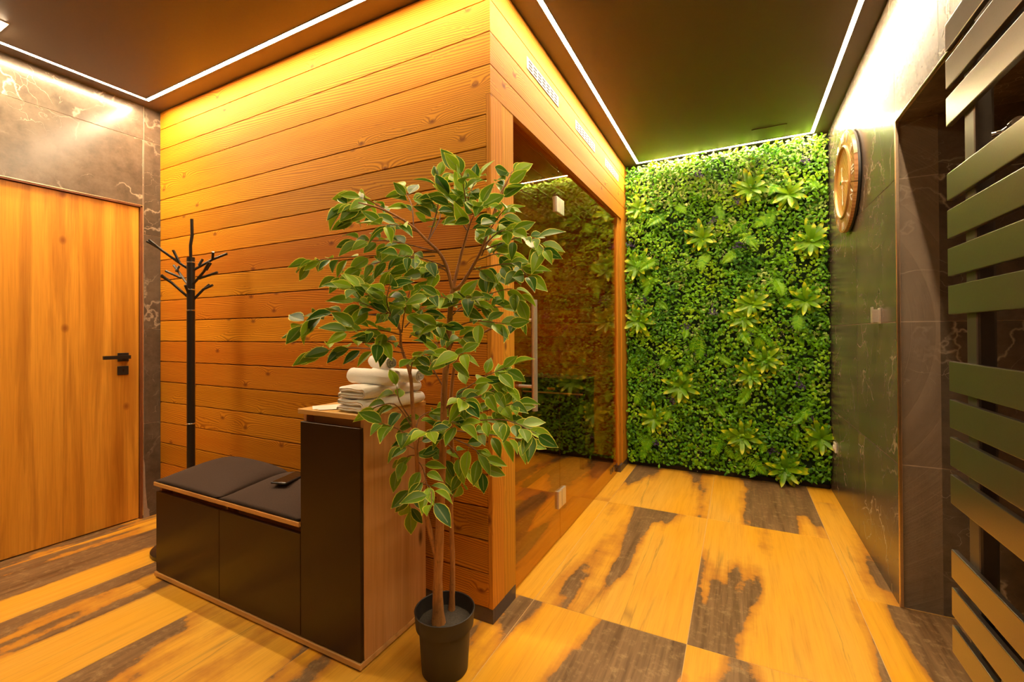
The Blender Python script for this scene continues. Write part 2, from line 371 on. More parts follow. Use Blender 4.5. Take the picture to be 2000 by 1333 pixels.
# left wall with the door opening
DY0, DY1, DZ = -1.035, -.0958, 2.0111
tiled_wall('wall_left', 'x', XL, 1, YF, .30, 0, H, [-.0905, -1.295], [(DY0, DY1, -.01, DZ)])
tiled_wall('wall_right', 'x', XR, -1, YF, YB, 0, H, [.4146, 1.5974, -.785, -1.985], [(YA, YN, -.01, ZN)], thick=.14)
tiled_wall('wall_back', 'y', YB+.02, -1, -.02, XR+.1, 0, H, [.6, 1.2])
tiled_wall('wall_front', 'y', YF, 1, XL, XR, 0, H, [-1.6, -.4, .8])
tiled_wall('wall_alcove_far', 'y', YN, -1, XR+.004, XA, 0, ZN, [1.93+.76])
tiled_wall('wall_alcove_near', 'y', YA, 1, XR+.004, XA, 0, ZN, [2.6])
tiled_wall('wall_alcove_back', 'x', XA, -1, YA, YN, 0, ZN, [.4])
# soffit of the alcove
so = tag(MB().box(XR+.003, XA, YA, YN, ZN+.004, ZN+.12).build('ceiling_alcove', M['grout']), kind='structure')
for a, b in cells([1.93], XR+.004, XA): bbox('tile', a+GAP+.007, b-GAP, YA+GAP, YN-GAP, ZN-.002, ZN+.006, M['stone'], so, .0006)
# metal edge profiles on the alcove corner
tr = tag(bbox('trim_1', XR-.0012, XR+.012, YN-.0065, YN+.0055, 0, ZN, M['trim'], None, .002), kind='structure')
tr2 = tag(bbox('trim_2', XR-.0012, XR+.010, YA, YN, ZN-.002, ZN+.006, M['trim'], None, .002), kind='structure')

# ---- door in the left wall
d1 = tag(empty('door_1', (XL, -.57, 0)), kind='structure')
fr = MB()
fr.box(XL-.10, XL-.001, DY1-.0115, DY1, 0, DZ); fr.box(XL-.10, XL-.001, DY0, DY0+.0115, 0, DZ); fr.box(XL-.10, XL-.001, DY0, DY1, DZ-.0115, DZ)
fr.build('door_frame', M['reveal'], d1)
tm = MB(); tm.box(XL-.004, XL+.0012, DY1-.0015, DY1+.0018, .02, DZ); tm.box(XL-.004, XL+.0012, DY0, DY1, DZ-.0015, DZ+.0018)
tm.build('edge_profile', M['trim'], d1)
leaf = bbox('door_leaf', XL-.055, XL-.016, DY0+.014, DY1-.0145, .008, DZ-.015, M['door'], d1, .001)
hx = XL-.016
hd = bbox('handle_plate', hx-.001, hx+.009, -.2205, -.166, 1.0135, 1.0665, M['black'], leaf, .0015)
lv = MB(); lv.box(hx, hx+.045, -.198, -.178, 1.030, 1.050); lv.box(hx+.036, hx+.048, -.306, -.171, 1.0295, 1.0515)
lv.build('lever', M['black'], leaf)
ky = bbox('keyhole_plate', hx-.001, hx+.008, -.2215, -.166, .929, .984, M['black'], leaf, .0015)
kh = MB(); kh.lathe([(.0045, -.0006), (.0045, .0006)], 12); kh.box(-.0018, .0018, -.012, 0, -.0006, .0006)
kh.build('keyhole', M['slot'], leaf, loc=(hx+.0085, -.194, .960), rot=(PI/2, 0, PI/2))
mo = MB(); random.seed(3)
pts = [(DY1+.002, 0), (DY1+.036, 0), (DY1+.033, .03), (DY1+.036, .045), (DY1+.024, .06), (DY1+.019, .12), (DY1+.013, .2), (DY1+.010, .34), (DY1+.002, .4)]
mo.add([(XL+.0005, y, z) for y, z in pts] + [(XL+.003, y, z) for y, z in pts], [tuple(range(9))[::-1], tuple(range(9, 18))] + [(i, (i+1) % 9, 9+(i+1) % 9, 9+i) for i in range(9)])
mo.build('mortar_patch', M['mortar'], d1)

# ---- ceiling fittings
def led(name, label, a, b):
    ax, ay = a; bx, by = b
    t = thing('led_strip', label, 'light strip', ((ax+bx)/2, (ay+by)/2, H), group='warm white ceiling light strips')
    wv = .0105
    if abs(ax-bx) > abs(ay-by): x0, x1, y0, y1 = min(ax, bx)-wv, max(ax, bx)+wv, ay-wv, ay+wv
    else: x0, x1, y0, y1 = ax-wv, ax+wv, min(ay, by)-wv, max(ay, by)+wv
    pr = MB()
    if abs(ax-bx) > abs(ay-by): pr.box(x0, x1, y0-.002, y0, H-.003, H+.001); pr.box(x0, x1, y1, y1+.002, H-.003, H+.001)
    else: pr.box(x0-.002, x0, y0, y1, H-.003, H+.001); pr.box(x1, x1+.002, y0, y1, H-.003, H+.001)
    pr.build('profile', M['alu'], t)
    bbox('diffuser', x0, x1, y0, y1, H-.0018, H+.001, M['led'], t, .0005)
LA = .1215
led('l', 'glowing strip in the ceiling above the stone wall with the oak door', (-2.408, -LA-.012), (-2.408, YF+.13))
led('l', 'glowing strip in the ceiling along the boarded side of the sauna cabin', (-2.408, -LA), (.116, -LA))
led('l', 'glowing strip in the ceiling along the glazed side of the sauna cabin', (.116, -LA+.012), (.116, 2.385))
led('l', 'glowing strip in the ceiling above the green plant wall', (.128, 2.385), (1.376, 2.385))
led('l', 'glowing strip in the ceiling above the stone wall with the clock', (1.388, 2.385), (1.388, YF+.13))
dl = thing('ceiling_downlight', 'bright square downlight in the dark ceiling near the oak door', 'light', (-2.255, -.855, H))
bbox('housing', -2.336, -2.174, -.936, -.774, H-.004, H+.001, M['white'], dl, .001)
bbox('diffuser', -2.328, -2.182, -.928, -.782, H-.007, H-.003, M['led'], dl, .001)
ht = thing('ceiling_hatch', 'flush square access hatch in the dark ceiling beside the plant wall', 'hatch', (1.095, 2.21, H))
fm = MB(); x0, x1, y0, y1 = .985, 1.207, 2.13, 2.355
for q in ((x0, x1, y0, y0+.006), (x0, x1, y1-.006, y1), (x0, x0+.006, y0, y1), (x1-.006, x1, y0, y1)): fm.box(q[0], q[1], q[2], q[3], H-.004, H+.001)
fm.build('frame', M['ceiling'], ht); bbox('panel', x0+.009, x1-.009, y0+.009, y1-.009, H-.0025, H+.001, M['ceiling'], ht, .0005)

# ================================================================== SAUNA CABIN
BS, ZA = .1335, 2.4038
cab = thing('sauna_cabin', 'sauna cabin of horizontal orange spruce boards with a bronze glass front', 'sauna', (-1.25, 1.22, 0))
zj = [H-.001, ZA+BS, ZA, ZA-BS, ZA-2.5*BS] + [ZA-BS*(3.5+k) for k in range(15)]
zj[-1] = .0605
XE = -.0200
core = MB(); core.box(XL+.002, -.004, .0125, .05, .05, H-.001)
core.box(-.030, -.0125, .0125, YB-.03, 2.16, H-.001); core.box(XL+.002, -.06, YB-.045, YB-.02, 0, H-.001); core.box(XL+.002, XL+.03, .05, YB-.03, 0, H-.001)
core.box(XL+.002, -.03, .05, YB-.03, 2.25, 2.28)
core.build('frame_core', M['groove'], cab)
def mitred(name, prof, z0, z1, m, extra=None):
    xs = [p[0] for p in prof]; ys = [p[1] for p in prof]; c = ((min(xs)+max(xs))/2, (min(ys)+max(ys))/2, (z0+z1)/2); mb = MB()
    for pr, a, b in [(prof, z0, z1)] + ([extra] if extra else []):
        n = len(pr); mb.add([(x-c[0], y-c[1], a-c[2]) for x, y in pr] + [(x-c[0], y-c[1], b-c[2]) for x, y in pr], [tuple(range(n))[::-1], tuple(range(n, 2*n))] + [(k, (k+1) % n, n+(k+1) % n, n+k) for k in range(n)])
    return mb.build(name, m, cab, loc=c)
for i in range(len(zj)-1):
    z1, z0 = zj[i], zj[i+1]
    if i < 3: mitred('board', [(XL+.003, 0), (0, 0), (-.02, .02), (XL+.003, .02)], z0+.0024, z1-.0024, M['board'])
    elif i == 3: mitred('board', [(XL+.003, 0), (XE-.0008, 0), (XE-.0008, .02), (XL+.003, .02)], z0+.0024, z1-.0024, M['board'], ([(XE-.0008, 0), (0, 0), (XE-.0008, .02)], 2.1530, z1-.0016))
    else: bbox('board', XL+.003, XE-.0008, 0, .02, z0+.0024, z1-.0024, M['board'], cab, .0018)
# header boards over the glass
YE = YB-.012
hz = [H-.001, ZA+BS, ZA, ZA-BS, 2.1525]
for i in range(4):
    mitred('header_board', [(0, 0), (0, YE), (-.02, YE), (-.02, .02)], hz[i+1]+.0022*(i < 3), hz[i]-.0022, M['board_y'])
bbox('header_soffit', -.075, -.02, .05, YE, 2.1535, 2.1735, M['board_y'], cab, .001)
# posts
bbox('post', -.02, 0, 0, .1003, .0612, 2.152, M['post'], cab, .0016)
bbox('post', -.024, -.0015, .1012, .2085, .0612, 2.152, M['post'], cab, .0016)
bbox('post', -.075, -.024, .052, .2085, .0612, 2.152, M['post'], cab, .0016)
bbox('post', -.045, 0, 2.255, YE, .0612, 2.152, M['post'], cab, .0016)
bbox('post', -.060, -.012, 2.165, 2.254, .0612, 2.152, M['post'], cab, .0016)
# dark skirting
bbox('skirting', XL+.003, -.002, .004, .02, 0, .0605, M['skirt'], cab, .0012)
bbox('skirting', -.02, -.0015, .0205, .2085, 0, .0605, M['skirt'], cab, .0012)
bbox('skirting', -.05, -.0015, 2.18, YE, 0, .0605, M['skirt'], cab, .0012)
# vents in the header
def vent(yc):
    f = MB(); y0, y1, z0, z1 = yc-.208, yc+.208, 2.438, 2.494
    f.box(.0, .003, y0, y1, z0, z1)
    v = f.build('vent', M['vent'], cab)
    s = MB(); n = 7; w = (y1-y0-.03)/n
    for k in range(n):
        for j in range(3):
            a = y0+.015+k*w+.006; b = a+w-.014; zc = z0+.0125+j*.0155
            s.box(.0025, .0034, a, b, zc-.0042, zc+.0042)
    tag(s.build('slots', M['slot'], v), kind='stuff')
for yc in (.556, 1.262, 1.945): vent(yc)
# glass door, fixed pane and fittings
GX = -.0274
dp = bbox('glass_door', GX-.002, GX+.002, .211, .8263, .010, 2.150, M['glass'], cab, .0008)
fp = bbox('glass_pane', GX-.002, GX+.002, .8277, 2.172, .004, 2.150, M['glass'], cab, .0008)
hb = MB(); hb.tube([(.055, .300, .8195), (.055, .300, 1.3285)], .0135, 20)
h_ = autosmooth(hb.build('door_handle', M['steel'], dp))
for z in (1.236, .930):
    hm = MB(); hm.tube([(GX+.003, .300, z), (.055, .300, z)], .0075, 14); autosmooth(hm.build('handle_mount', M['steel'], dp))
for z0, z1 in ((1.860, 1.948), (.185, .285)):
    for (y0, y1) in ((.778, .8235), (.8305, .893)):
        bbox('hinge', GX-.014, GX+.013, y0, y1, z0, z1, M['steel'], dp, .002)
for k in range(4): bbox('vent_slot', GX+.0042, GX+.006, 1.93+k*.062, 1.955+k*.062, .050, .088, M['skirt'], fp, .0004)
# inside lining
for i in range(len(zj)-1):
    if zj[i+1] > 2.19: continue
    bbox('inner_board', XL+.03, -.062, YB-.062, YB-.045, zj[i+1]+.0012, min(zj[i], 2.25)-.0012, M['board'], cab, .0014)
bbox('inner_skirting', XL+.03, -.062, YB-.066, YB-.045, 0, .055, M['skirt'], cab, .001)
xi = XL+.03
while xi < -.09:
    bbox('ceiling_board', xi+.001, min(xi+.128, -.076), .052, YB-.063, 2.235, 2.25, M['board_y'], cab, .0014); xi += .13
bbox('inner_panel', XL+.031, XL+.045, .052, YB-.063, 0, 2.234, M['board_y'], cab, .001)
bbox('inner_panel', XL+.046, -.077, .052, .062, 0, 2.234, M['board'], cab, .001)

# ---- added lamp, out of view, to brighten the cabin interior behind the glass
lp = thing('added_lamp', 'added slatted lamp, out of view, brightening the inside of the sauna cabin', 'lamp', (-1.9, .075, 1.9))
bbox('added_bulb', -1.96, -1.84, .064, .120, 1.80, 2.00, emit('added_fill_glow', (1.0, .62, .28), 15.0), lp, .01, 2)
for k in range(5): bbox('slat', -1.985+k*.036, -1.961+k*.036, .135, .143, 1.78, 2.02, M['post'], lp, .001)
for z in (1.785, 2.003): bbox('cross_slat', -1.985, -1.817, .0625, .135, z, z+.012, M['post'], lp, .001)

# ---- sauna heater behind the glass
hs = thing('sauna_heater', 'black sauna heater topped with grey stones behind the glass', 'heater', (-.585, 2.24, 0))
bbox('body', -.885, -.285, 2.10, 2.38, .10, .745, M['heater'], hs, .008, 2)
for x in (-.85, -.32):
    for y in (2.13, 2.35): bbox('leg', x-.018, x+.018, y-.018, y+.018, 0, .10, M['heater'], hs, .002)
bbox('front_rail', -.87, -.30, 2.088, 2.10, .640, .652, M['steel'], hs, .002)
lb = bbox('label_plate', -.63, -.555, 2.0965, 2.10, .672, .692, M['ink'], hs, .0005)
tc = MB(); tc.box(-.885, -.285, 2.10, 2.112, .745, .775); tc.box(-.885, -.285, 2.368, 2.38, .745, .775); tc.box(-.885, -.873, 2.112, 2.368, .745, .775); tc.box(-.297, -.285, 2.112, 2.368, .745, .775)
tc.build('stone_tray', M['heater'], hs)
def rock_me(seed):
    rnd = random.Random(seed); bm = bmesh.new(); bmesh.ops.create_icosphere(bm, subdivisions=2, radius=1)
    for v in bm.verts: v.co *= rnd.uniform(.82, 1.08)
    me = bpy.data.meshes.new('stone'); bm.to_mesh(me); bm.free(); me.materials.append(M['rock']); return me
rocks = [rock_me(i) for i in range(4)]; random.seed(8)
for ix in range(9):
    for iy in range(4):
        o = obj('stone', rocks[(ix+iy) % 4], hs, (-.845+ix*.065+random.uniform(-.008, .008), 2.145+iy*.063, .763+random.uniform(-.004, .01)), (random.uniform(0, 3), 0, random.uniform(0, 3)))
        o.scale = (.034, .030, .024)

# ================================================================== STORAGE BENCH AND WHAT LIES ON IT
bn = thing('storage_bench', 'oak and black hallway bench with low doors and a tall cupboard end', 'bench', (-.967, -.24, 0))
bx0, bx1, yf, yb = -1.6475, -.2862, -.4250, -.060
bbox('base_board', bx0, bx1, yf, yb, .0085, .0285, M['oak'], bn, .0012)
for x in (bx0+.05, -1.1, -.6, bx1-.045):
    for y in (yf+.02, yb-.03): bbox('foot', x-.03, x+.03, y-.014, y+.014, 0, .0090, M['black'], bn, .001)
yc = -.4035
bbox('side_panel', -1.6405, -1.6245, yc, yb, .0285, .4448, M['oak_v'], bn, .001)
bbox('divider', -1.1020, -1.0860, yc, yb, .0285, .4448, M['oak_v'], bn, .001)
bbox('back_panel', -1.6245, -.6000, yb-.012, yb, .0285, .4448, M['oak'], bn, .001)
bbox('rail', -1.6245, -1.1020, yc+.045, yc+.060, .385, .4448, M['oak'], bn, .001)
bbox('rail', -1.0860, -.6000, yc+.045, yc+.060, .385, .4448, M['oak'], bn, .001)
bbox('seat_board', -1.6500, -.6000, yf-.002, yb, .4448, .4632, M['oak'], bn, .0012)
bbox('side_panel', -.6000, -.5840, yc, yb, .0285, .8757, M['oak_v'], bn, .001)
bbox('side_panel', -.3045, -.2885, yc, yb, .0285, .8757, M['oak_v'], bn, .001)
bbox('back_panel', -.5840, -.3045, yb-.012, yb, .0285, .8757, M['oak'], bn, .001)
bbox('rail', -.5840, -.3045, yc+.030, yc+.046, .79, .8757, M['oak'], bn, .001)
bbox('top_board', -.6040, -.2850, yf-.002, yb, .8757, .8936, M['oak'], bn, .0012)
bbox('door', -1.6400, -1.1235, -.4200, -.4040, .0310, .4165, M['blackfront'], bn, .0012)
bbox('door', -1.1210, -.6010, -.4200, -.4040, .0310, .4165, M['blackfront'], bn, .0012)
bbox('door', -.5985, -.2900, -.4200, -.4040, .0310, .8455, M['blackfront'], bn, .0012)
# cushions
def cushion(x0, x1, y0, y1, z, hh, label, rest, seed):
    nx, ny = 26, 20; rnd = random.Random(seed); v = []; f = []
    def prof(s): return (1 - abs(2*s-1)**2.6)**.6
    def proft(t): return max(0, math.sin(PI*t**1.75))**.55 if 0 < t < 1 else 0
    for side in (1, -1):
        for j in range(ny+1):
            for i in range(nx+1):
                s, t = i/nx, j/ny
                k = min(1, prof(s)) * min(1, proft(t))
                wob = .004*math.sin(s*7+seed)*math.sin(t*6+1.3*seed)*k
                zz = z + .006 + (hh*k + wob if side > 0 else -.006*min(1, k*5))
                if side > 0: zz = z + .005 + hh*k**.85 + wob
                v.append((x0+(x1-x0)*s, y0+(y1-y0)*t, zz if k > 0 else z+.005))
    n = (nx+1)*(ny+1)
    for j in range(ny):
        for i in range(nx):
            a = j*(nx+1)+i; f.append((a, a+1, a+nx+2, a+nx+1)); f.append((n+a, n+a+nx+1, n+a+nx+2, n+a+1))
    o = obj('seat_cushion', mesh('seat_cushion', v, f, M['fabric'], True)); tag(o, label, 'cushion', 'black bench cushions')
    bm = bmesh.new(); bm.from_mesh(o.data); bmesh.ops.remove_doubles(bm, verts=bm.verts[:], dist=.0004); bm.to_mesh(o.data); bm.free()
    return o
cushion(-1.650, -1.121, -.425, -.062, .4632, .072, 'black velour seat cushion on the bench, the one beside the coat stand', None, 1)
cushion(-1.121, -.6005, -.425, -.062, .4632, .062, 'black velour seat cushion on the bench with the phone on it', None, 2)
# phone
ph = thing('phone', 'dark smartphone lying on the black bench cushion', 'phone', (-.905, -.235, .5285), math.radians(14), local=True)
bbox('case', -.039, .039, -.077, .077, 0, .0085, M['black'], ph, .004, 3)
bbox('screen', -.0345, .0345, -.0725, .0725, .0083, .0092, plain('phone_glass', (.02, .014, .010), .06), ph, .0003)
bbox('button', .0385, .0402, .015, .035, .003, .006, M['steel'], ph, .0004)
# towels
def thick_strip(path, th, length, name, m, parent=None, ends=.012, segs=10, wob=.0015, seed=0):
    """a thick folded strip (path in the y/z plane) running along x, ends rounded"""
    P2 = [Vector((0, a, b)) for a, b in path]; n = len(P2); L = []; R = []
    for i in range(n):
        t = (P2[min(i+1, n-1)] - P2[max(i-1, 0)]).normalized(); nn = Vector((0, -t.z, t.y)); L.append(P2[i]+nn*th/2); R.append(P2[i]-nn*th/2)
    ring = L + R[::-1]; cen = [P2[i] for i in range(n)] + [P2[i] for i in range(n)][::-1]
    xs = [(-.5, .35), (-.5+.25*ends/length, .75), (-.5+ends/length, 1)] + [(-.5+k/segs, 1) for k in range(1, segs)] + [(.5-ends/length, 1), (.5-.25*ends/length, .75), (.5, .35)]
    v = []; f = []; rn = len(ring)
    for x, k in xs:
        for j, (p, c) in enumerate(zip(ring, cen)):
            q = c + (p-c)*k; d = wob*math.sin(x*23+j*.9+seed)+wob*.6*math.sin(x*51-j*1.7+seed*2)
            v.append((x*length, q.y+d*.6, q.z+d*.5))
    for i in range(len(xs)-1):
        for j in range(rn): f.append((i*rn+j, i*rn+(j+1) % rn, (i+1)*rn+(j+1) % rn, (i+1)*rn+j))
    for e in (0, len(xs)-1):
        for j in range(n-1):
            q = (e*rn+j, e*rn+j+1, e*rn+rn-2-j, e*rn+rn-1-j); f.append(q if e == 0 else q[::-1])
    return obj(name, mesh(name, v, f, m, True), parent)
def ubend(a, b, z0, z1, n=8, outward=1):
    zc = (z0+z1)/2; r = (z1-z0)/2
    return [(a + outward*r*math.sin(PI*k/n), zc - r*math.cos(PI*k/n)) for k in range(n+1)]
def folded(loc, rz, width, length, th, label, seed):
    # three layers folded back and forth: layer, bend, layer
    t = thing('folded_towel', label, 'towel', loc, rz, 'white towels stacked on the bench', local=True)
    w = width/2; z = [th*.52, th*1.50]
    pa = [(w-.012-(width-.03)*k/8, z[0]+.0008*math.sin(k*1.3)) for k in range(9)]
    pa += ubend(-w+th*.5, 0, z[0], z[1], 10, -1)[1:-1]
    pa += [(-w+th*.5+(width-.03)*k/8, z[1]+.0015*math.sin(k*.9+seed)) for k in range(9)]
    o = thick_strip(pa, th*.94, length, 'cloth', M['towel'], t, .014, 12, .0014, seed)
    return t
def rolled(loc, rz, R, length, label, seed, tilt=0):
    t = thing('rolled_towel', label, 'towel', loc, rz, 'white towels stacked on the bench', local=True); t.rotation_euler = (0, tilt, rz)
    th = R/4.2; pa = []; turns = 2.5; N = 84
    for k in range(N+1):
        s = k/N; a = s*turns*2*PI; r = th*.45 + (R-th*.55-th*.45)*s; r *= 1+.05*math.sin(a*2+seed)
        pa.append((r*math.cos(a+PI/2), R + r*math.sin(a+PI/2)))
    o = thick_strip(pa, th*.90, length, 'cloth', M['towel'], t, .010, 10, .0009, seed)
    e = []
    for x in (-length/2+.022, length/2-.022):
        q = MB(); q.lathe([(R*.80, -.001), (R*.80, .001)], 28); q.build('shade_disc', M['roll_shade'], t, loc=(x, 0, R), rot=(0, PI/2, 0))  # grey disc stands in for the darkness between the wound layers
    return t
RT = math.radians
folded((-.352, -.248, .8936), RT(86), .150, .315, .0235, 'thick white towel folded flat at the bottom of the towel stack', 1)
folded((-.356, -.250, .9412), RT(88), .146, .300, .0230, 'white towel folded flat on the bottom towel, under the rolls', 4)
rolled((-.345, -.300, .9855), RT(-6), .0315, .250, 'rolled white towel lying across the folded towels, on the leaflets side', 2)
rolled((-.315, -.205, .9855), RT(-4), .0305, .250, 'rolled white towel lying across the folded towels, next to the cabin boards', 5)
rolled((-.335, -.262, 1.0405), RT(-26), .0275, .190, 'small rolled white towel on the very top of the stack', 7)
# leaflets
def leaflet(loc, rz, w, l, label, mark, zt):
    t = thing('leaflet', label, 'leaflet', loc, rz, 'leaflets beside the towels', local=True)
    n = 8; v = []; f = []
    for k in range(n+1):
        y = -l/2+l*k/n; z = .0006+zt*(k/n)**2
        v += [(-w/2, y, z), (w/2, y, z), (-w/2, y, z+.0005), (w/2, y, z+.0005)]
    for k in range(n):
        a = k*4; f += [(a, a+4, a+5, a+1), (a+2, a+3, a+7, a+6), (a, a+2, a+6, a+4), (a+1, a+5, a+7, a+3)]
    f += [(0, 1, 3, 2), (n*4, n*4+2, n*4+3, n*4+1)]
    obj('sheet', mesh('sheet', v, f, M['paper']), t)
    if mark:
        q = MB()
        for k in range(3): q.box(-.012+k*.009, -.006+k*.009, -.02, -.014, .0012, .0016)
        q.build('printed_mark', M['ink'], t)
        q = MB()
        for k in range(4): q.box(-.025, .022-.006*(k % 2), .008+k*.009, .0105+k*.009, .0012, .0015)
        q.build('printed_lines', M['inkdark'], t)
leaflet((-.525, -.335, .8938), RT(-38), .085, .14, 'cream leaflet under the other leaflet beside the towel stack', False, .002)
leaflet((-.475, -.345, .8950), RT(-50), .085, .14, 'cream leaflet with a small gold mark leaning to the towel stack', True, .004)

# ================================================================== COAT STAND
cs = thing('coat_stand', 'black metal coat stand with branching hooks between oak door and bench', 'coat stand', (-1.79, -.189, 0))
b = MB(); b.lathe([(.166, 0), (.168, .004), (.168, .020), (.160, .027), (.05, .033), (.03, .045), (.022, .05)], 48, (-1.835, -.178)); autosmooth(b.build('base', M['rackblack'], cs))
pc = (-1.790, -.1893)
b = MB(); b.lathe([(.0195, .03), (.0195, 1.602)], 28, pc); autosmooth(b.build('pole', M['rackblack'], cs))
for z in (.690, 1.311, 1.425, 1.575):
    b = MB(); b.lathe([(.0200, z-.004), (.0225, z-.002), (.0225, z+.002), (.0200, z+.004)], 28, pc); autosmooth(b.build('ring', M['chrome'], cs))
def br(paths, r=.0068):
    b = MB()
    for p in paths: b.tube(p, r, 12)
    autosmooth(b.build('hook_branch', M['rackblack'], cs))
T = [(-1.790, -.1893, 1.55), (-1.792, -.190, 1.668), (-1.784, -.186, 1.724), (-1.785, -.1873, 1.814)]
br([T], .0078)
def dy(p, k): return tuple((x+.0*k, y+k*j, z) for j, (x, y, z) in enumerate(p))
br([dy([(-1.793,-.190,1.532),(-1.833,-.210,1.569),(-1.912,-.251,1.642),(-1.957,-.274,1.693)], -.012), dy([(-1.833,-.222,1.569),(-1.857,-.223,1.639)], -.02), dy([(-1.914,-.274,1.645),(-1.974,-.282,1.686)], -.03)])
br([dy([(-1.780,-.183,1.532),(-1.698,-.141,1.594),(-1.641,-.112,1.627)], .015), dy([(-1.752,-.170,1.556),(-1.743,-.164,1.594)], .01), dy([(-1.698,-.127,1.594),(-1.663,-.124,1.629)], -.02)])
br([dy([(-1.785,-.188,1.446),(-1.698,-.141,1.522),(-1.645,-.114,1.568)], -.03), dy([(-1.690,-.165,1.528),(-1.675,-.129,1.570)], -.02), dy([(-1.738,-.175,1.484),(-1.651,-.117,1.519)], -.01)])
br([dy([(-1.795,-.192,1.440),(-1.864,-.225,1.498),(-1.935,-.262,1.568)], .03), dy([(-1.894,-.21,1.530),(-1.899,-.244,1.561)], .05), dy([(-1.866,-.20,1.493),(-1.945,-.267,1.532)], .03)])
br([dy([(-1.795,-.192,1.375),(-1.845,-.215,1.459),(-1.856,-.221,1.498)], -.04), dy([(-1.845,-.250,1.456),(-1.894,-.240,1.494)], -.04)])
br([[(-1.792,-.195,1.392),(-1.776,-.225,1.446)]])
br([dy([(-1.782,-.184,1.366),(-1.752,-.167,1.427),(-1.738,-.161,1.457)], .02), dy([(-1.752,-.148,1.427),(-1.704,-.143,1.452)], .02)])

# ================================================================== POTTED TREE
STEMS={
 'trunk':([(-0.056, -0.286, 0.164), (-0.055, -0.292, 0.286), (-0.049, -0.29, 0.464), (-0.041, -0.288, 0.625), (-0.033, -0.285, 0.822), (-0.029, -0.284, 0.983), (-0.016, -0.279, 1.126), (-0.007, -0.275, 1.269), (-0.0, -0.272, 1.33)],[0.021, 0.0165, 0.0155, 0.014, 0.012, 0.011, 0.01, 0.009, 0.008]),
 'left_stem':([(-0.059, -0.295, 0.402), (-0.094, -0.314, 0.565), (-0.106, -0.332, 0.665), (-0.104, -0.343, 0.764), (-0.111, -0.347, 0.841), (-0.123, -0.343, 0.949), (-0.135, -0.339, 1.036), (-0.168, -0.345, 1.127), (-0.172, -0.348, 1.19), (-0.196, -0.349, 1.271)],[0.01, 0.0085, 0.008, 0.0075, 0.007, 0.0065, 0.006, 0.005, 0.004, 0.003]),
 'rear_stem':([(-0.059, -0.203, 0.153), (-0.054, -0.202, 0.333), (-0.058, -0.206, 0.522), (-0.051, -0.204, 0.71), (-0.051, -0.216, 0.899), (-0.036, -0.21, 1.06), (-0.007, -0.196, 1.124), (0.065, -0.17, 1.179), (0.136, -0.146, 1.212)],[0.0115, 0.009, 0.0085, 0.008, 0.007, 0.006, 0.005, 0.004, 0.0025]),
 'b1':([(-0.0, -0.272, 1.33), (-0.013, -0.29, 1.409), (-0.03, -0.311, 1.457), (-0.057, -0.336, 1.492), (-0.094, -0.366, 1.538), (-0.146, -0.404, 1.579), (-0.192, -0.439, 1.602), (-0.238, -0.474, 1.615)],[0.007, 0.006, 0.0055, 0.005, 0.004, 0.0035, 0.003, 0.002]),
 'b2':([(-0.0, -0.272, 1.33), (0.015, -0.243, 1.451), (0.035, -0.222, 1.562), (0.022, -0.229, 1.654), (0.012, -0.236, 1.745)],[0.006, 0.005, 0.004, 0.003, 0.002]),
 'b3':([(-0.0, -0.272, 1.33), (0.028, -0.269, 1.341), (0.067, -0.261, 1.395), (0.105, -0.253, 1.46), (0.139, -0.248, 1.545), (0.17, -0.244, 1.636), (0.207, -0.225, 1.712)],[0.007, 0.006, 0.0055, 0.0045, 0.004, 0.003, 0.002]),
}
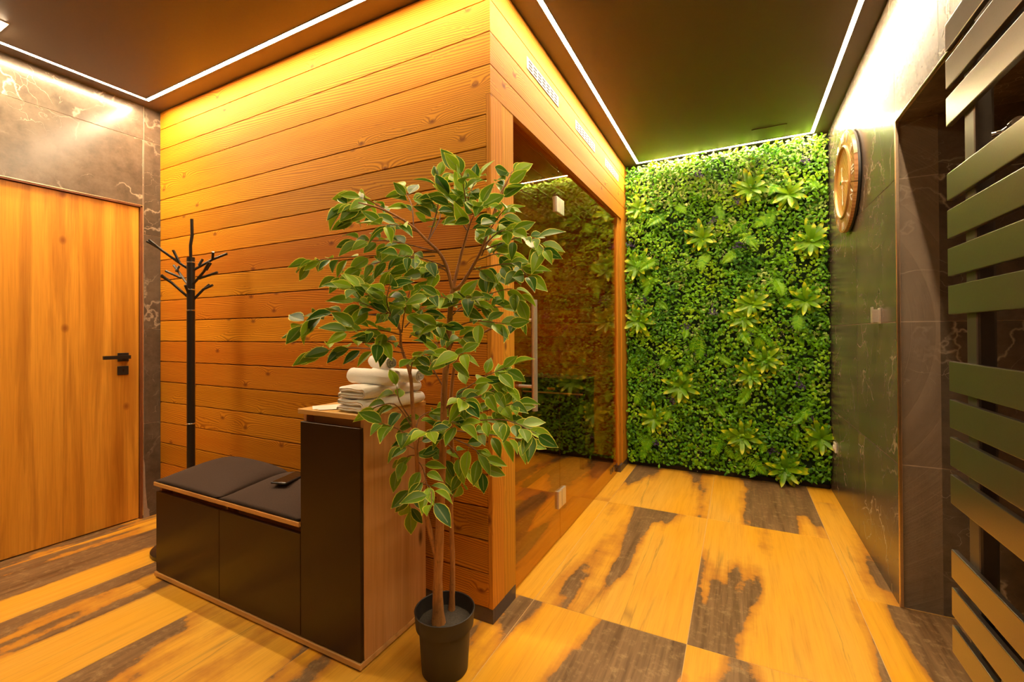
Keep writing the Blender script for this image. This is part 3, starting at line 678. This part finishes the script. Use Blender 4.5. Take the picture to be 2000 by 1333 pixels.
TWIGS=[([(-0.228, -0.402, 1.616), (-0.332, -0.449, 1.619)],8),
([(-0.173, -0.373, 1.59), (-0.317, -0.397, 1.67)],7),
([(-0.142, -0.357, 1.572), (-0.348, -0.393, 1.592)],8),
([(-0.113, -0.343, 1.545), (-0.215, -0.271, 1.71)],9),
([(-0.076, -0.312, 1.498), (-0.065, -0.259, 1.736)],12),
([(-0.076, -0.312, 1.498), (-0.095, -0.206, 1.657)],8),
([(-0.094, -0.333, 1.527), (-0.077, -0.538, 1.508)],9),
([(-0.042, -0.295, 1.461), (-0.257, -0.456, 1.494)],12),
([(-0.042, -0.295, 1.461), (-0.418, -0.424, 1.451), (-0.535, -0.421, 1.442)],12),
([(-0.054, -0.3, 1.448), (-0.368, -0.444, 1.38)],10),
([(-0.019, -0.282, 1.41), (-0.333, -0.333, 1.391)],11),
([(-0.019, -0.282, 1.41), (-0.055, -0.483, 1.42)],9),
([(-0.019, -0.282, 1.394), (-0.058, -0.352, 1.388)],8),
([(0.051, -0.248, 1.555), (0.094, -0.36, 1.696)],11),
([(0.051, -0.248, 1.555), (0.087, -0.254, 1.705)],10),
([(0.046, -0.25, 1.537), (0.005, -0.284, 1.645)],8),
([(0.034, -0.256, 1.484), (0.166, -0.353, 1.584)],9),
([(0.119, -0.213, 1.554), (0.175, -0.153, 1.752)],10),
([(0.106, -0.219, 1.519), (0.238, -0.332, 1.563)],8),
([(0.098, -0.223, 1.483), (0.261, -0.326, 1.498)],9),
([(0.09, -0.227, 1.465), (0.263, -0.233, 1.496), (0.35, -0.283, 1.436)],11),
([(0.09, -0.227, 1.447), (0.113, -0.196, 1.505)],8),
([(0.056, -0.244, 1.398), (0.218, -0.243, 1.408), (0.294, -0.286, 1.356)],11),
([(0.056, -0.244, 1.398), (0.112, -0.195, 1.378)],8),
([(0.074, -0.235, 1.43), (0.151, -0.151, 1.454)],7),
([(-0.007, -0.275, 1.269), (0.176, -0.2, 1.329), (0.217, -0.195, 1.301)],5),
([(-0.007, -0.275, 1.251), (0.152, -0.174, 1.269), (0.187, -0.136, 1.23)],6),
([(-0.008, -0.275, 1.233), (0.1, -0.174, 1.289)],10),
([(0.0, -0.271, 1.198), (0.226, -0.296, 1.206)],7),
([(-0.007, -0.275, 1.269), (0.1, -0.311, 1.298)],8),
([(-0.007, -0.275, 1.269), (0.019, -0.425, 1.293)],8),
([(-0.159, -0.363, 1.19), (-0.168, -0.454, 1.282), (-0.182, -0.546, 1.322)],11),
([(-0.153, -0.36, 1.181), (-0.066, -0.517, 1.322)],10),
([(-0.159, -0.363, 1.19), (-0.21, -0.503, 1.281)],9),
([(-0.168, -0.368, 1.234), (-0.381, -0.478, 1.25), (-0.466, -0.521, 1.204)],11),
([(-0.153, -0.36, 1.172), (-0.16, -0.587, 1.181)],9),
([(-0.145, -0.356, 1.11), (-0.312, -0.428, 1.128), (-0.457, -0.488, 1.11)],12),
([(-0.153, -0.36, 1.181), (-0.069, -0.418, 1.314)],9),
([(-0.155, -0.36, 1.127), (-0.154, -0.47, 1.151)],7),
([(-0.144, -0.356, 1.198), (-0.125, -0.268, 1.273)],9),
([(-0.129, -0.348, 1.163), (-0.04, -0.349, 1.197)],8),
([(-0.008, -0.275, 1.162), (0.018, -0.37, 1.2)],5),
([(-0.008, -0.275, 1.126), (0.051, -0.291, 1.162)],6),
([(-0.029, -0.284, 0.983), (-0.096, -0.282, 1.089)],6),
([(-0.128, -0.346, 1.036), (0.021, -0.474, 1.117)],3),
([(-0.028, -0.284, 1.019), (-0.13, -0.2, 1.146)],6),
([(-0.017, -0.278, 1.054), (0.138, -0.416, 1.116)],7),
([(-0.029, -0.284, 0.929), (0.083, -0.221, 1.018), (0.171, -0.17, 1.06)],10),
([(-0.029, -0.284, 0.912), (0.103, -0.219, 0.965), (0.167, -0.188, 1.004)],9),
([(-0.026, -0.282, 0.876), (0.131, -0.233, 0.915), (0.214, -0.222, 0.94)],11),
([(-0.026, -0.282, 0.858), (0.194, -0.276, 0.893), (0.331, -0.311, 0.867)],12),
([(-0.027, -0.282, 0.84), (0.107, -0.192, 0.817), (0.208, -0.118, 0.793)],11),
([(-0.03, -0.283, 0.822), (0.071, -0.238, 0.769), (0.093, -0.232, 0.703)],10),
([(-0.033, -0.285, 0.804), (-0.01, -0.212, 0.717), (-0.04, -0.167, 0.621)],9),
([(-0.033, -0.285, 0.804), (-0.093, -0.19, 0.647)],7),
([(-0.033, -0.285, 0.858), (0.07, -0.33, 0.875)],8),
([(-0.032, -0.285, 0.912), (0.076, -0.324, 0.959)],8),
([(-0.117, -0.339, 0.839), (-0.169, -0.382, 0.934), (-0.25, -0.438, 0.911)],6),
([(-0.117, -0.339, 0.86), (-0.208, -0.324, 0.984)],3),
([(-0.113, -0.337, 0.807), (-0.1, -0.516, 0.898)],4),
([(-0.11, -0.335, 0.772), (-0.217, -0.337, 0.782)],5),
([(-0.108, -0.334, 0.754), (-0.22, -0.32, 0.691)],5),
([(-0.106, -0.332, 0.665), (-0.161, -0.313, 0.615), (-0.189, -0.28, 0.54)],7),
([(-0.104, -0.331, 0.656), (0.051, -0.463, 0.657)],5),
([(-0.113, -0.337, 0.825), (-0.12, -0.215, 0.894)],9),
([(-0.11, -0.335, 0.761), (0.037, -0.452, 0.879)],7),
([(-0.109, -0.334, 0.736), (-0.023, -0.388, 0.677)],4)]

tre = thing('potted_tree', 'artificial variegated ficus tree in a dark plastic pot beside the bench', 'plant', (-.04, -.27, 0))
PC = (-.040, -.272)
p = MB(); p.lathe([(.076, 0), (.080, .003), (.0895, .150), (.0895, .152), (.1005, .158), (.1045, .207), (.1055, .2105), (.1030, .2125), (.1000, .2105), (.0950, .165), (.0930, .160)], 56, PC, True, False)
pot = autosmooth(p.build('pot', M['pot'], tre), 50)
nr = 26; v = [(PC[0], PC[1], .163)]; f = []; random.seed(2)
for i in range(1, 8):
    for k in range(nr):
        rr = .0945*i/7; v.append((PC[0]+rr*math.cos(2*PI*k/nr), PC[1]+rr*math.sin(2*PI*k/nr), .163+random.uniform(-.003, .003)))
for k in range(nr): f.append((0, 1+k, 1+(k+1) % nr))
for i in range(6):
    for k in range(nr): f.append((1+i*nr+k, 1+(i+1)*nr+k, 1+(i+1)*nr+(k+1) % nr, 1+i*nr+(k+1) % nr))
obj('soil', mesh('soil', v, f, M['soil'], True), pot)
def smooth_path(P3, R3, sub=5):
    P3 = [Vector(p) for p in P3]; out = []; rr = []
    for i in range(len(P3)-1):
        a, b2, c, d = P3[max(i-1, 0)], P3[i], P3[i+1], P3[min(i+2, len(P3)-1)]
        for k in range(sub):
            t = k/sub; out.append(.5*((2*b2)+(c-a)*t+(2*a-5*b2+4*c-d)*t*t+(3*b2-a-3*c+d)*t**3)); rr.append(R3[i]*(1-t)+R3[i+1]*t)
    out.append(P3[-1]); rr.append(R3[-1]); return out, rr
for k, (P3, R3) in STEMS.items():
    pp, rr = smooth_path(P3, R3)
    random.seed(len(k))
    if k in ('trunk', 'rear_stem'):
        pp[0].z = .150; rr = [r*(1+random.uniform(-.06, .06)) for r in rr]; rr[0] *= 1.25; rr[1] *= 1.12
    b = MB(); b.tube(pp, rr, 12); autosmooth(b.build({'trunk': 'trunk', 'rear_stem': 'trunk', 'left_stem': 'trunk'}.get(k, 'branch'), M['bark'], tre), 60)
def leaf_geo(curl, fold, wid=.40, bend=0.0):
    rows = [0, .10, .26, .44, .62, .78, .90, 1.0]; hw = [.03, .52, .90, 1.0, .82, .50, .20, .0]
    colsx = [-1, -.86, -.04, .04, .86, 1]; v = []; e = []; rb = []; f = []
    for t, h in zip(rows, hw):
        for cx in colsx:
            x = cx*h*wid/2; v.append((x + bend*t*t, t, -curl*t*t + fold*abs(x))); e.append(1.0 if abs(cx) > .9 or t > .97 else (.50 if t < .85 else .6) if abs(cx) > .5 else .0); rb.append(1.0 if abs(cx) < .1 and t < .9 else 0.0)
    for i in range(len(rows)-1):
        for j in range(5): a = i*6+j; f.append((a, a+1, a+7, a+6))
    n = len(v); v += [(-.008, -.20, .0), (.008, -.20, .0), (.008, .03, .0), (-.008, .03, 0), (0, -.20, -.012), (0, .03, -.012)]; e += [0]*6; rb += [0]*6
    f += [(n, n+1, n+2, n+3), (n, n+3, n+5, n+4), (n+1, n+4, n+5, n+2)]
    return v, f, e, rb
def set_attr(me, name, vals):
    a = me.attributes.new(name, 'FLOAT', 'POINT'); a.data.foreach_set('value', vals)
LG = [leaf_geo(c, fo, w_, b_) for c, fo, w_, b_ in ((.10, .35, .54, .0), (.25, .5, .50, .08), (.05, .6, .48, -.08), (.40, .4, .54, .05), (.18, .8, .46, -.05), (-.08, .45, .56, .04))]
def leaf_mesh(i):
    v, f, e, rb = LG[i]; me = mesh('leaf', v, f, M['ficus'], True); set_attr(me, 'edge', e); set_attr(me, 'rib', rb); set_attr(me, 'tint', [.0]*len(v)); return me
LM = [leaf_mesh(i) for i in range(len(LG))]
random.seed(11); leaves = []
CAMP = Vector((.8878, -1.558, 1.177))
def clear(p):
    """keep twigs and leaves in front of the bench, the towels and the cabin"""
    lim = None
    if p.y > -.445 and ((p.x < -.262 and p.z < .92) or (p.x < -.165 and .87 < p.z < 1.13)): lim = -.445
    elif p.x < .03 and p.y > -.03: lim = -.03
    return p.copy() if lim is None else CAMP + (p-CAMP)*((lim-CAMP.y)/(p.y-CAMP.y))
for P3, n in TWIGS:
    P3 = [Vector(q) for q in P3]
    if len(P3) == 2: P3.insert(1, (P3[0]+P3[1])/2 + Vector((random.uniform(-.02, .02), random.uniform(-.02, .02), .015)))
    pp, rr = smooth_path(P3, [.0026, .002, .0012][:len(P3)] if len(P3) == 3 else [.0026]*len(P3), 6)
    pp = [clear(q) for q in pp]
    b = MB(); b.tube(pp, rr, 6); autosmooth(b.build('twig', M['twig'], tre), 60)
    n = max(3, int(n*1.22+.5)); L = len(pp)-1; s0 = .28
    for k in range(n):
        s = s0+(1-s0)*(k+.6)/n; x = s*L; i = min(int(x), L-1); p0 = pp[i].lerp(pp[i+1], x-i); tg = (pp[i+1]-pp[i]).normalized()
        out = (CAMP-p0).normalized()
        side = tg.cross(Vector((0, 0, 1)) + out*.6).normalized() * (1 if k % 2 else -1)
        last = k == n-1
        d = tg*(1.0 if last else random.uniform(.35, .85)) + side*(0 if last else random.uniform(.5, 1.0)) + Vector((random.uniform(-.35, .35), random.uniform(-.35, .35), random.uniform(-.65, .30)))
        d.normalize()
        nrm = (out*random.uniform(.4, 1.2) + Vector((0, 0, random.uniform(.2, 1.1))) + Vector((random.uniform(-.5, .5), random.uniform(-.5, .5), random.uniform(-.3, .3)))).normalized()
        xa = d.cross(nrm).normalized(); nrm = xa.cross(d).normalized(); ln = random.uniform(.060, .090)
        pos = p0 + d*.2*ln
        # keep clear of the cabin
        tip = pos + d*ln
        if (clear(tip)-tip).length > .001:
            d.y = min(d.y, -.1); d.normalize(); xa = d.cross(nrm).normalized(); nrm = xa.cross(d).normalized(); tip = pos + d*ln
        if (clear(tip)-tip).length > .001 or (clear(pos)-pos).length > .001: continue
        leaves.append((Matrix(((xa.x, d.x, nrm.x, pos.x), (xa.y, d.y, nrm.y, pos.y), (xa.z, d.z, nrm.z, pos.z), (0, 0, 0, 1))) @ Matrix.Scale(ln, 4), (pos-CAMP).length, random.randrange(6)))
leaves.sort(key=lambda q: q[1])
inv = Matrix.Translation((.04, .27, 0))
for m4, dd, i in leaves[:300]:
    o = bpy.data.objects.new('leaf', LM[i]); COL.objects.link(o); o.parent = tre; o.matrix_parent_inverse = inv; o.matrix_basis = m4
V = []; F = []; E = []; RB = []; TI = []
for m4, dd, i in leaves[300:]:
    v, f, e, rb = LG[i]; n0 = len(V); V += [tuple(m4 @ Vector(q)) for q in v]; F += [tuple(a+n0 for a in q) for q in f]; E += e; RB += rb; TI += [random.random()]*len(v)
if V:
    me = mesh('foliage', V, F, M['ficus'], True); set_attr(me, 'edge', E); set_attr(me, 'rib', RB); set_attr(me, 'tint', TI); tag(obj('foliage', me, tre), kind='stuff')
print('ficus leaves', len(leaves))

# ================================================================== PLANT WALL
pw = thing('plant_wall', 'artificial green plant wall of mixed leaves filling the end wall', 'plant wall', (.745, YB, 0))
WX0, WX1, WZ0, WZ1 = .004, XR-.004, .03, H-.012
bbox('backing', WX0, WX1, YB-.012, YB+.019, WZ0, WZ1, M['moss'], pw, .001)
bbox('bottom_rail', WX0, WX1, YB-.02, YB+.019, 0, .03, M['slot'], pw, .001)
rng = np.random.default_rng(4)
def fieldn(x, z, seed):
    r = np.random.default_rng(seed); s = 0
    for k in range(6):
        a, b2, ph_, am = r.uniform(2, 9), r.uniform(2, 9), r.uniform(0, 6.28, 2), r.uniform(.5, 1); s = s + am*np.sin(a*x*2+ph_[0]+b2*z*.7)*np.sin(b2*z*2+ph_[1]-a*x*.5)
    return s
def leaf_cloud(name, mat, x, z, y, ln, wd, spread, up=.4):
    """many small pointed leaves, six vertices each"""
    n = len(x); az = rng.uniform(0, 2*np.pi, n)
    d = np.stack([np.cos(az), -rng.uniform(.05, spread, n), np.sin(az)+up*.3], 1); d /= np.linalg.norm(d, axis=1)[:, None]
    nr_ = np.stack([rng.normal(0, .35, n), -np.ones(n), rng.normal(up, .35, n)], 1)
    xa = np.cross(d, nr_); xa /= np.linalg.norm(xa, axis=1)[:, None]; nr_ = np.cross(xa, d)
    p = np.stack([x, y, z], 1); l = ln[:, None]; w = wd[:, None]
    P6 = np.stack([p, p+d*l*.45+xa*w*.5-nr_*w*.1, p+d*l*.5+nr_*w*.12, p+d*l*.45-xa*w*.5-nr_*w*.1, p+d*l-nr_*l*.12, p+d*l*.75+nr_*w*.06], 1).reshape(-1, 3)
    P6[:, 0] = np.clip(P6[:, 0], WX0+.001, WX1-.001); P6[:, 2] = np.clip(P6[:, 2], .004, H-.010); P6[:, 1] = np.minimum(P6[:, 1], YB-.012)
    b0 = np.arange(n)*6; F_ = np.concatenate([np.stack([b0, b0+1, b0+2], 1), np.stack([b0, b0+2, b0+3], 1), np.stack([b0+1, b0+4, b0+5], 1), np.stack([b0+1, b0+5, b0+2], 1), np.stack([b0+2, b0+5, b0+3], 1), np.stack([b0+5, b0+4, b0+3], 1)])
    me = bpy.data.meshes.new(name); me.vertices.add(len(P6)); me.vertices.foreach_set('co', P6.ravel()); me.loops.add(F_.size); me.loops.foreach_set('vertex_index', F_.ravel().astype(np.int32))
    me.polygons.add(len(F_)); me.polygons.foreach_set('loop_start', np.arange(0, F_.size, 3, dtype=np.int32)); me.update(calc_edges=True); me.validate(); me.materials.append(mat)
    set_attr(me, 'tint', np.repeat(np.clip(.42+.22*fieldn(x, z, 33)*.6+rng.normal(0, .2, n), 0, 1), 6))
    return tag(obj(name, me, pw), kind='stuff')
N = 14000; x = rng.uniform(WX0, WX1, N); z = rng.uniform(.05, H-.02, N); k = fieldn(x, z, 1); relief = .5+.25*np.clip(fieldn(x*1.6, z*1.6, 9), -2, 2)
s_ = k < .35
leaf_cloud('boxwood_leaves', M['boxleaf'], x[s_], z[s_], YB-.012-rng.uniform(0, .055, s_.sum())-.055*relief[s_], rng.uniform(.026, .046, s_.sum()), rng.uniform(.016, .026, s_.sum()), .9)
N = 12000; x = rng.uniform(WX0, WX1, N); z = rng.uniform(.05, H-.02, N); k = fieldn(x, z, 1); s_ = k > .25; relief = .5+.25*np.clip(fieldn(x*1.6, z*1.6, 9), -2, 2)
leaf_cloud('clover_leaves', M['cloverleaf'], x[s_], z[s_], YB-.02-rng.uniform(0, .06, s_.sum())-.060*relief[s_], rng.uniform(.020, .036, s_.sum()), rng.uniform(.018, .028, s_.sum()), .8)
N = 5000; x = rng.uniform(WX0, WX1, N); z = .05+(H-.07)*rng.beta(2.2, 1.0, N); k = fieldn(x, z, 21); s_ = (k > .5) | ((z > 2.25) & (k > -.7))
leaf_cloud('variegated_leaves', M['variegleaf'], x[s_], z[s_], YB-.035-rng.uniform(0, .05, s_.sum()), rng.uniform(.026, .044, s_.sum()), rng.uniform(.016, .026, s_.sum()), .8)
N = 900; cx_ = rng.uniform(WX0+.05, WX1-.05, 26); cz_ = rng.uniform(.15, 2.5, 26); ii = rng.integers(0, 26, N)
leaf_cloud('cream_blossom', M['cream'], cx_[ii]+rng.normal(0, .03, N), cz_[ii]+rng.normal(0, .04, N), YB-.055-rng.uniform(0, .03, N), rng.uniform(.006, .012, N), rng.uniform(.005, .009, N), 1.0)
# ferns
def frond_me(seed):
    r = random.Random(seed); V = []; F = []; TI = []; n = 17; L = 1.0
    prev = None
    for k in range(n):
        t = k/(n-1); c = Vector((0, .34*math.sin(t*2.2), t*L - .38*t*t)); wl = .20*math.sin(PI*min(1, .12+t*.9))**.8*(1-.55*t)+.012
        for sx in (-1, 1):
            b0 = len(V); tip = c + Vector((sx*wl, .02, .05+.03*t)); hw = .018
            V += [tuple(c+Vector((0, 0, -hw))), tuple((c+tip)/2+Vector((0, .012, -hw))), tuple(tip), tuple((c+tip)/2+Vector((0, .012, hw*1.1))), tuple(c+Vector((0, 0, hw)))]
            F += [(b0, b0+1, b0+3, b0+4), (b0+1, b0+2, b0+3)]; TI += [r.random()*.5]*5
        if prev is not None:
            b0 = len(V); V += [tuple(prev+Vector((-.006, .002, 0))), tuple(prev+Vector((.006, .002, 0))), tuple(c+Vector((.005, .002, 0))), tuple(c+Vector((-.005, .002, 0)))]; F.append((b0, b0+1, b0+2, b0+3)); TI += [.2]*4
        prev = c
    me = mesh('fern_frond', V, F, M['fernleaf']); set_attr(me, 'tint', TI); return me
FR = [frond_me(i) for i in range(3)]; random.seed(21)
for k in range(58):
    x = random.uniform(.08, XR-.1); zc = random.uniform(.18, 2.35)
    o = bpy.data.objects.new('fern_frond', FR[k % 3]); s = random.uniform(.18, .30); o.scale = (s*random.choice((-1, 1)), s, s)
    o.rotation_euler = (PI+random.uniform(-.3, .2), random.uniform(-1.0, 1.0), random.uniform(-.4, .4)); o.location = (x, YB-.045, zc)
    link(o, pw)
# rosettes of long yellow-green leaves
def blade(curl):
    rows = [0, .2, .45, .7, .88, 1]; hw = [.35, .7, 1, .95, .6, 0]; V = []; F = []
    for t, h in zip(rows, hw):
        for cx in (-1, 0, 1): V.append((cx*h*.115, t*math.cos(curl*t), -t*math.sin(curl*t)*.8 - (.03 if cx == 0 else 0)*h))
    for i in range(5):
        for j in range(2): a = i*3+j; F.append((a, a+1, a+4, a+3))
    me = mesh('leaf', V, F, M['rosette'], True); set_attr(me, 'tint', [0.0]*len(V)); set_attr(me, 'edge', [t for t in rows for _ in range(3)]); return me
BL = [blade(c) for c in (.3, .7, 1.1)]
RS = [(.125,2.258),(.985,2.304),(1.24,2.222),(.632,1.951),(1.376,1.844),(.108,1.75),(.985,1.394),(1.341,1.405),(.114,1.273),(.93,1.28),(.973,.834),(.457,.716),(.241,.433),(.906,.347),(1.2,.125),(1.43,.384),(1.072,.96)]
random.seed(31)
for (x, z) in RS:
    e = empty('rosette', (x, YB-.075, z), 0, pw)
    nl = 24; s0 = random.uniform(1.0, 1.25)
    for k in range(nl):
        az = k*2.39996+random.uniform(-.2, .2); lay = k/nl; op = .15+1.05*(1-lay)
        d = Vector((math.cos(az)*math.sin(op+.25), -math.cos(op+.25), math.sin(az)*math.sin(op+.25)+.12)).normalized()
        nv = Vector((0, -1, 0.25)); xa = d.cross(nv).normalized(); nr_ = xa.cross(d); ln = s0*(.155-.05*lay)*random.uniform(.88, 1.1)
        if x + d.x*ln < .004: ln = max(.03, (x-.004)/max(.05, -d.x))
        if x + d.x*ln > XR-.006: ln = max(.03, (XR-.006-x)/max(.05, d.x))
        if z + d.z*ln < .01: ln = max(.03, z/max(.05, -d.z)-.01)
        o = bpy.data.objects.new('leaf', BL[k % 3]); COL.objects.link(o); o.parent = e
        o.matrix_basis = Matrix(((xa.x, d.x, nr_.x, 0), (xa.y, d.y, nr_.y, 0), (xa.z, d.z, nr_.z, 0), (0, 0, 0, 1))) @ Matrix.Scale(ln, 4)
def flower_me(seed):
    r = random.Random(seed); V = []; F = []; TI = []
    for k in range(22):
        c = Vector((r.gauss(0, .016), -abs(r.gauss(0, .012)), r.gauss(0, .020))); a = r.uniform(0, 6.28); s = r.uniform(.006, .011); t = Vector((math.cos(a), r.uniform(-.6, .2), math.sin(a))); q = t.cross(Vector((0, -1, .3))).normalized()
        b0 = len(V); V += [tuple(c-q*s*.5), tuple(c+t*s+q*s*.6), tuple(c+t*s*2), tuple(c+t*s-q*s*.7)]; F.append((b0, b0+1, b0+2, b0+3)); TI += [r.random()*.6]*4
    me = mesh('flower', V, F, M['purple']); set_attr(me, 'tint', TI); return me
FL = [flower_me(i) for i in range(3)]
for k, (x, z) in enumerate([(.604,2.479),(.877,2.212),(.716,2.08),(.9,1.862),(1.342,2.463),(.163,1.459),(1.231,1.671),(1.463,1.779),(.048,1.952),(.703,1.347),(.499,1.215),(.966,1.166),(.604,1.012),(1.286,1.222),(.385,.602),(1.346,.54),(1.115,.258),(.261,.23),(1.293,.783)]):
    obj('flower', FL[k % 3], pw, (min(x, XR-.045), YB-.088, z), (0, k*.7, 0))

# ================================================================== CLOCK AND SMALL WALL FITTINGS
ck = thing('wall_clock', 'round wooden wall clock with silver hands on the dark stone wall', 'clock', (XR, 1.737, 2.073))
ck.rotation_euler = (PI/2, 0, -PI/2); LOCAL.add(ck.name)        # local x = room -y, local y = up, local z = into the room
R0, R1 = .300, .208
q = MB(); q.lathe([(R0-.012, 0), (R0-.004, .006), (R0-.004, .020)], 64); autosmooth(q.build('back_plate', M['black'], ck))
for k in range(12):
    a0 = 2*PI*(k-.5)/12+.006; a1 = 2*PI*(k+.5)/12-.006; n = 8; V = []; F = []
    for i in range(n+1):
        a = a0+(a1-a0)*i/n
        for r_, z_ in ((R1, .018), (R0, .018), (R0-.004, .034), (R1, .036)): V.append((r_*math.sin(a), r_*math.cos(a), z_))
    for i in range(n):
        for j in range(4): F.append((i*4+j, (i+1)*4+j, (i+1)*4+(j+1) % 4, i*4+(j+1) % 4))
    F += [(0, 1, 2, 3), (n*4+3, n*4+2, n*4+1, n*4)]
    obj('ring_segment', mesh('ring_segment', V, F, M['clockring']), ck)
q = MB(); q.lathe([(R1+.004, .016), (R1+.007, .040), (R1+.002, .046), (R1-.006, .044), (R1-.008, .030)], 64, capt=False); autosmooth(q.build('inner_bezel', M['bezel'], ck))
q = MB(); q.lathe([(R1-.004, .016), (R1-.004, .032)], 64); q.build('dial', M['clockwood'], ck)
for k, s in enumerate(['XII', 'I', 'II', 'III', 'IV', 'V', 'VI', 'VII', 'VIII', 'IX', 'X', 'XI']):
    a = 2*PI*k/12; rr = (R0+R1)/2+.004
    o = obj('numeral', text_me(s, .070, M['numeral'], .0016), ck, (rr*math.sin(a), rr*math.cos(a), .0370), (0, 0, -a))
def hand(a, l, w, z):
    q = MB(); q.box(-w/2, w/2, -.035, l, z, z+.0025); q.lathe([(w*1.6, z), (w*1.6, z+.0025)], 16, (0, l)); return q.build('hand', M['numeral'], ck, rot=(0, 0, -a))
hand(RT(181), .125, .006, .036); hand(RT(2), .080, .008, .039); hand(RT(95), .06, .003, .042)
q = MB(); q.lathe([(.014, .034), (.014, .045), (.008, .048)], 20); autosmooth(q.build('hub', M['chrome'], ck))

hk = thing('wall_hook', 'small steel robe hook on the stone wall below the clock', 'hook', (XR, 1.135, 1.25))
bbox('plate', XR-.006, XR, 1.117, 1.150, 1.212, 1.287, M['steel'], hk, .001)
bbox('peg', XR-.030, XR-.005, 1.123, 1.144, 1.218, 1.280, M['steel'], hk, .0015)
bbox('lip', XR-.034, XR-.028, 1.120, 1.147, 1.216, 1.292, M['steel'], hk, .0015)
sk = thing('wall_fitting', 'small pale wall fitting low on the stone wall beside the plants', 'fitting', (XR, 2.27, .36))
bbox('cover', XR-.009, XR, 2.235, 2.302, .322, .392, M['white'], sk, .002); q = MB(); q.lathe([(.018, 0), (.018, .006), (.014, .008)], 20)
autosmooth(q.build('insert', M['white'], sk, loc=(XR-.009, 2.2685, .357), rot=(0, -PI/2, 0)))

# ================================================================== TOWEL RADIATOR
rd = thing('towel_radiator', 'tall anthracite towel radiator with flat horizontal slats on the stone wall', 'radiator', (1.45, -.17, .28))
SL = [(2.017,1.943),(1.917,1.839),(1.814,1.736),(1.606,1.532),(1.506,1.428),(1.401,1.325),(1.299,1.221),(1.093,1.012),(.989,.912),(.887,.809),(.785,.706),(.581,.504),(.478,.403),(.376,.302)]
for z1, z0 in SL:
    bbox('slat', 1.400, 1.4135, -.432, .068, z0, z1, M['radiator'], rd, .0022, 2)
for y in (-.030, -.309):
    bbox('post', 1.4135, 1.450, y-.030, y+.030, .275, 2.045, M['raddark'], rd, .006, 2)
for z in (.42, 1.90):
    bbox('back_rail', 1.437, 1.449, -.279, -.060, z-.05, z+.05, M['raddark'], rd, .003)
for z in (.46, 1.70):
    b = MB(); b.tube([(1.449, -.309, z), (XR-.0005, -.309, z)], .011, 14); autosmooth(b.build('wall_bracket', M['chrome'], rd))
b = MB(); b.tube([(1.445, -.055, 1.655), (1.462, -.062, 1.655), (1.466, -.115, 1.655)], .009, 14); b.tube([(1.466, -.105, 1.655), (1.466, -.125, 1.655)], .014, 14); autosmooth(b.build('air_valve', M['chrome'], rd))
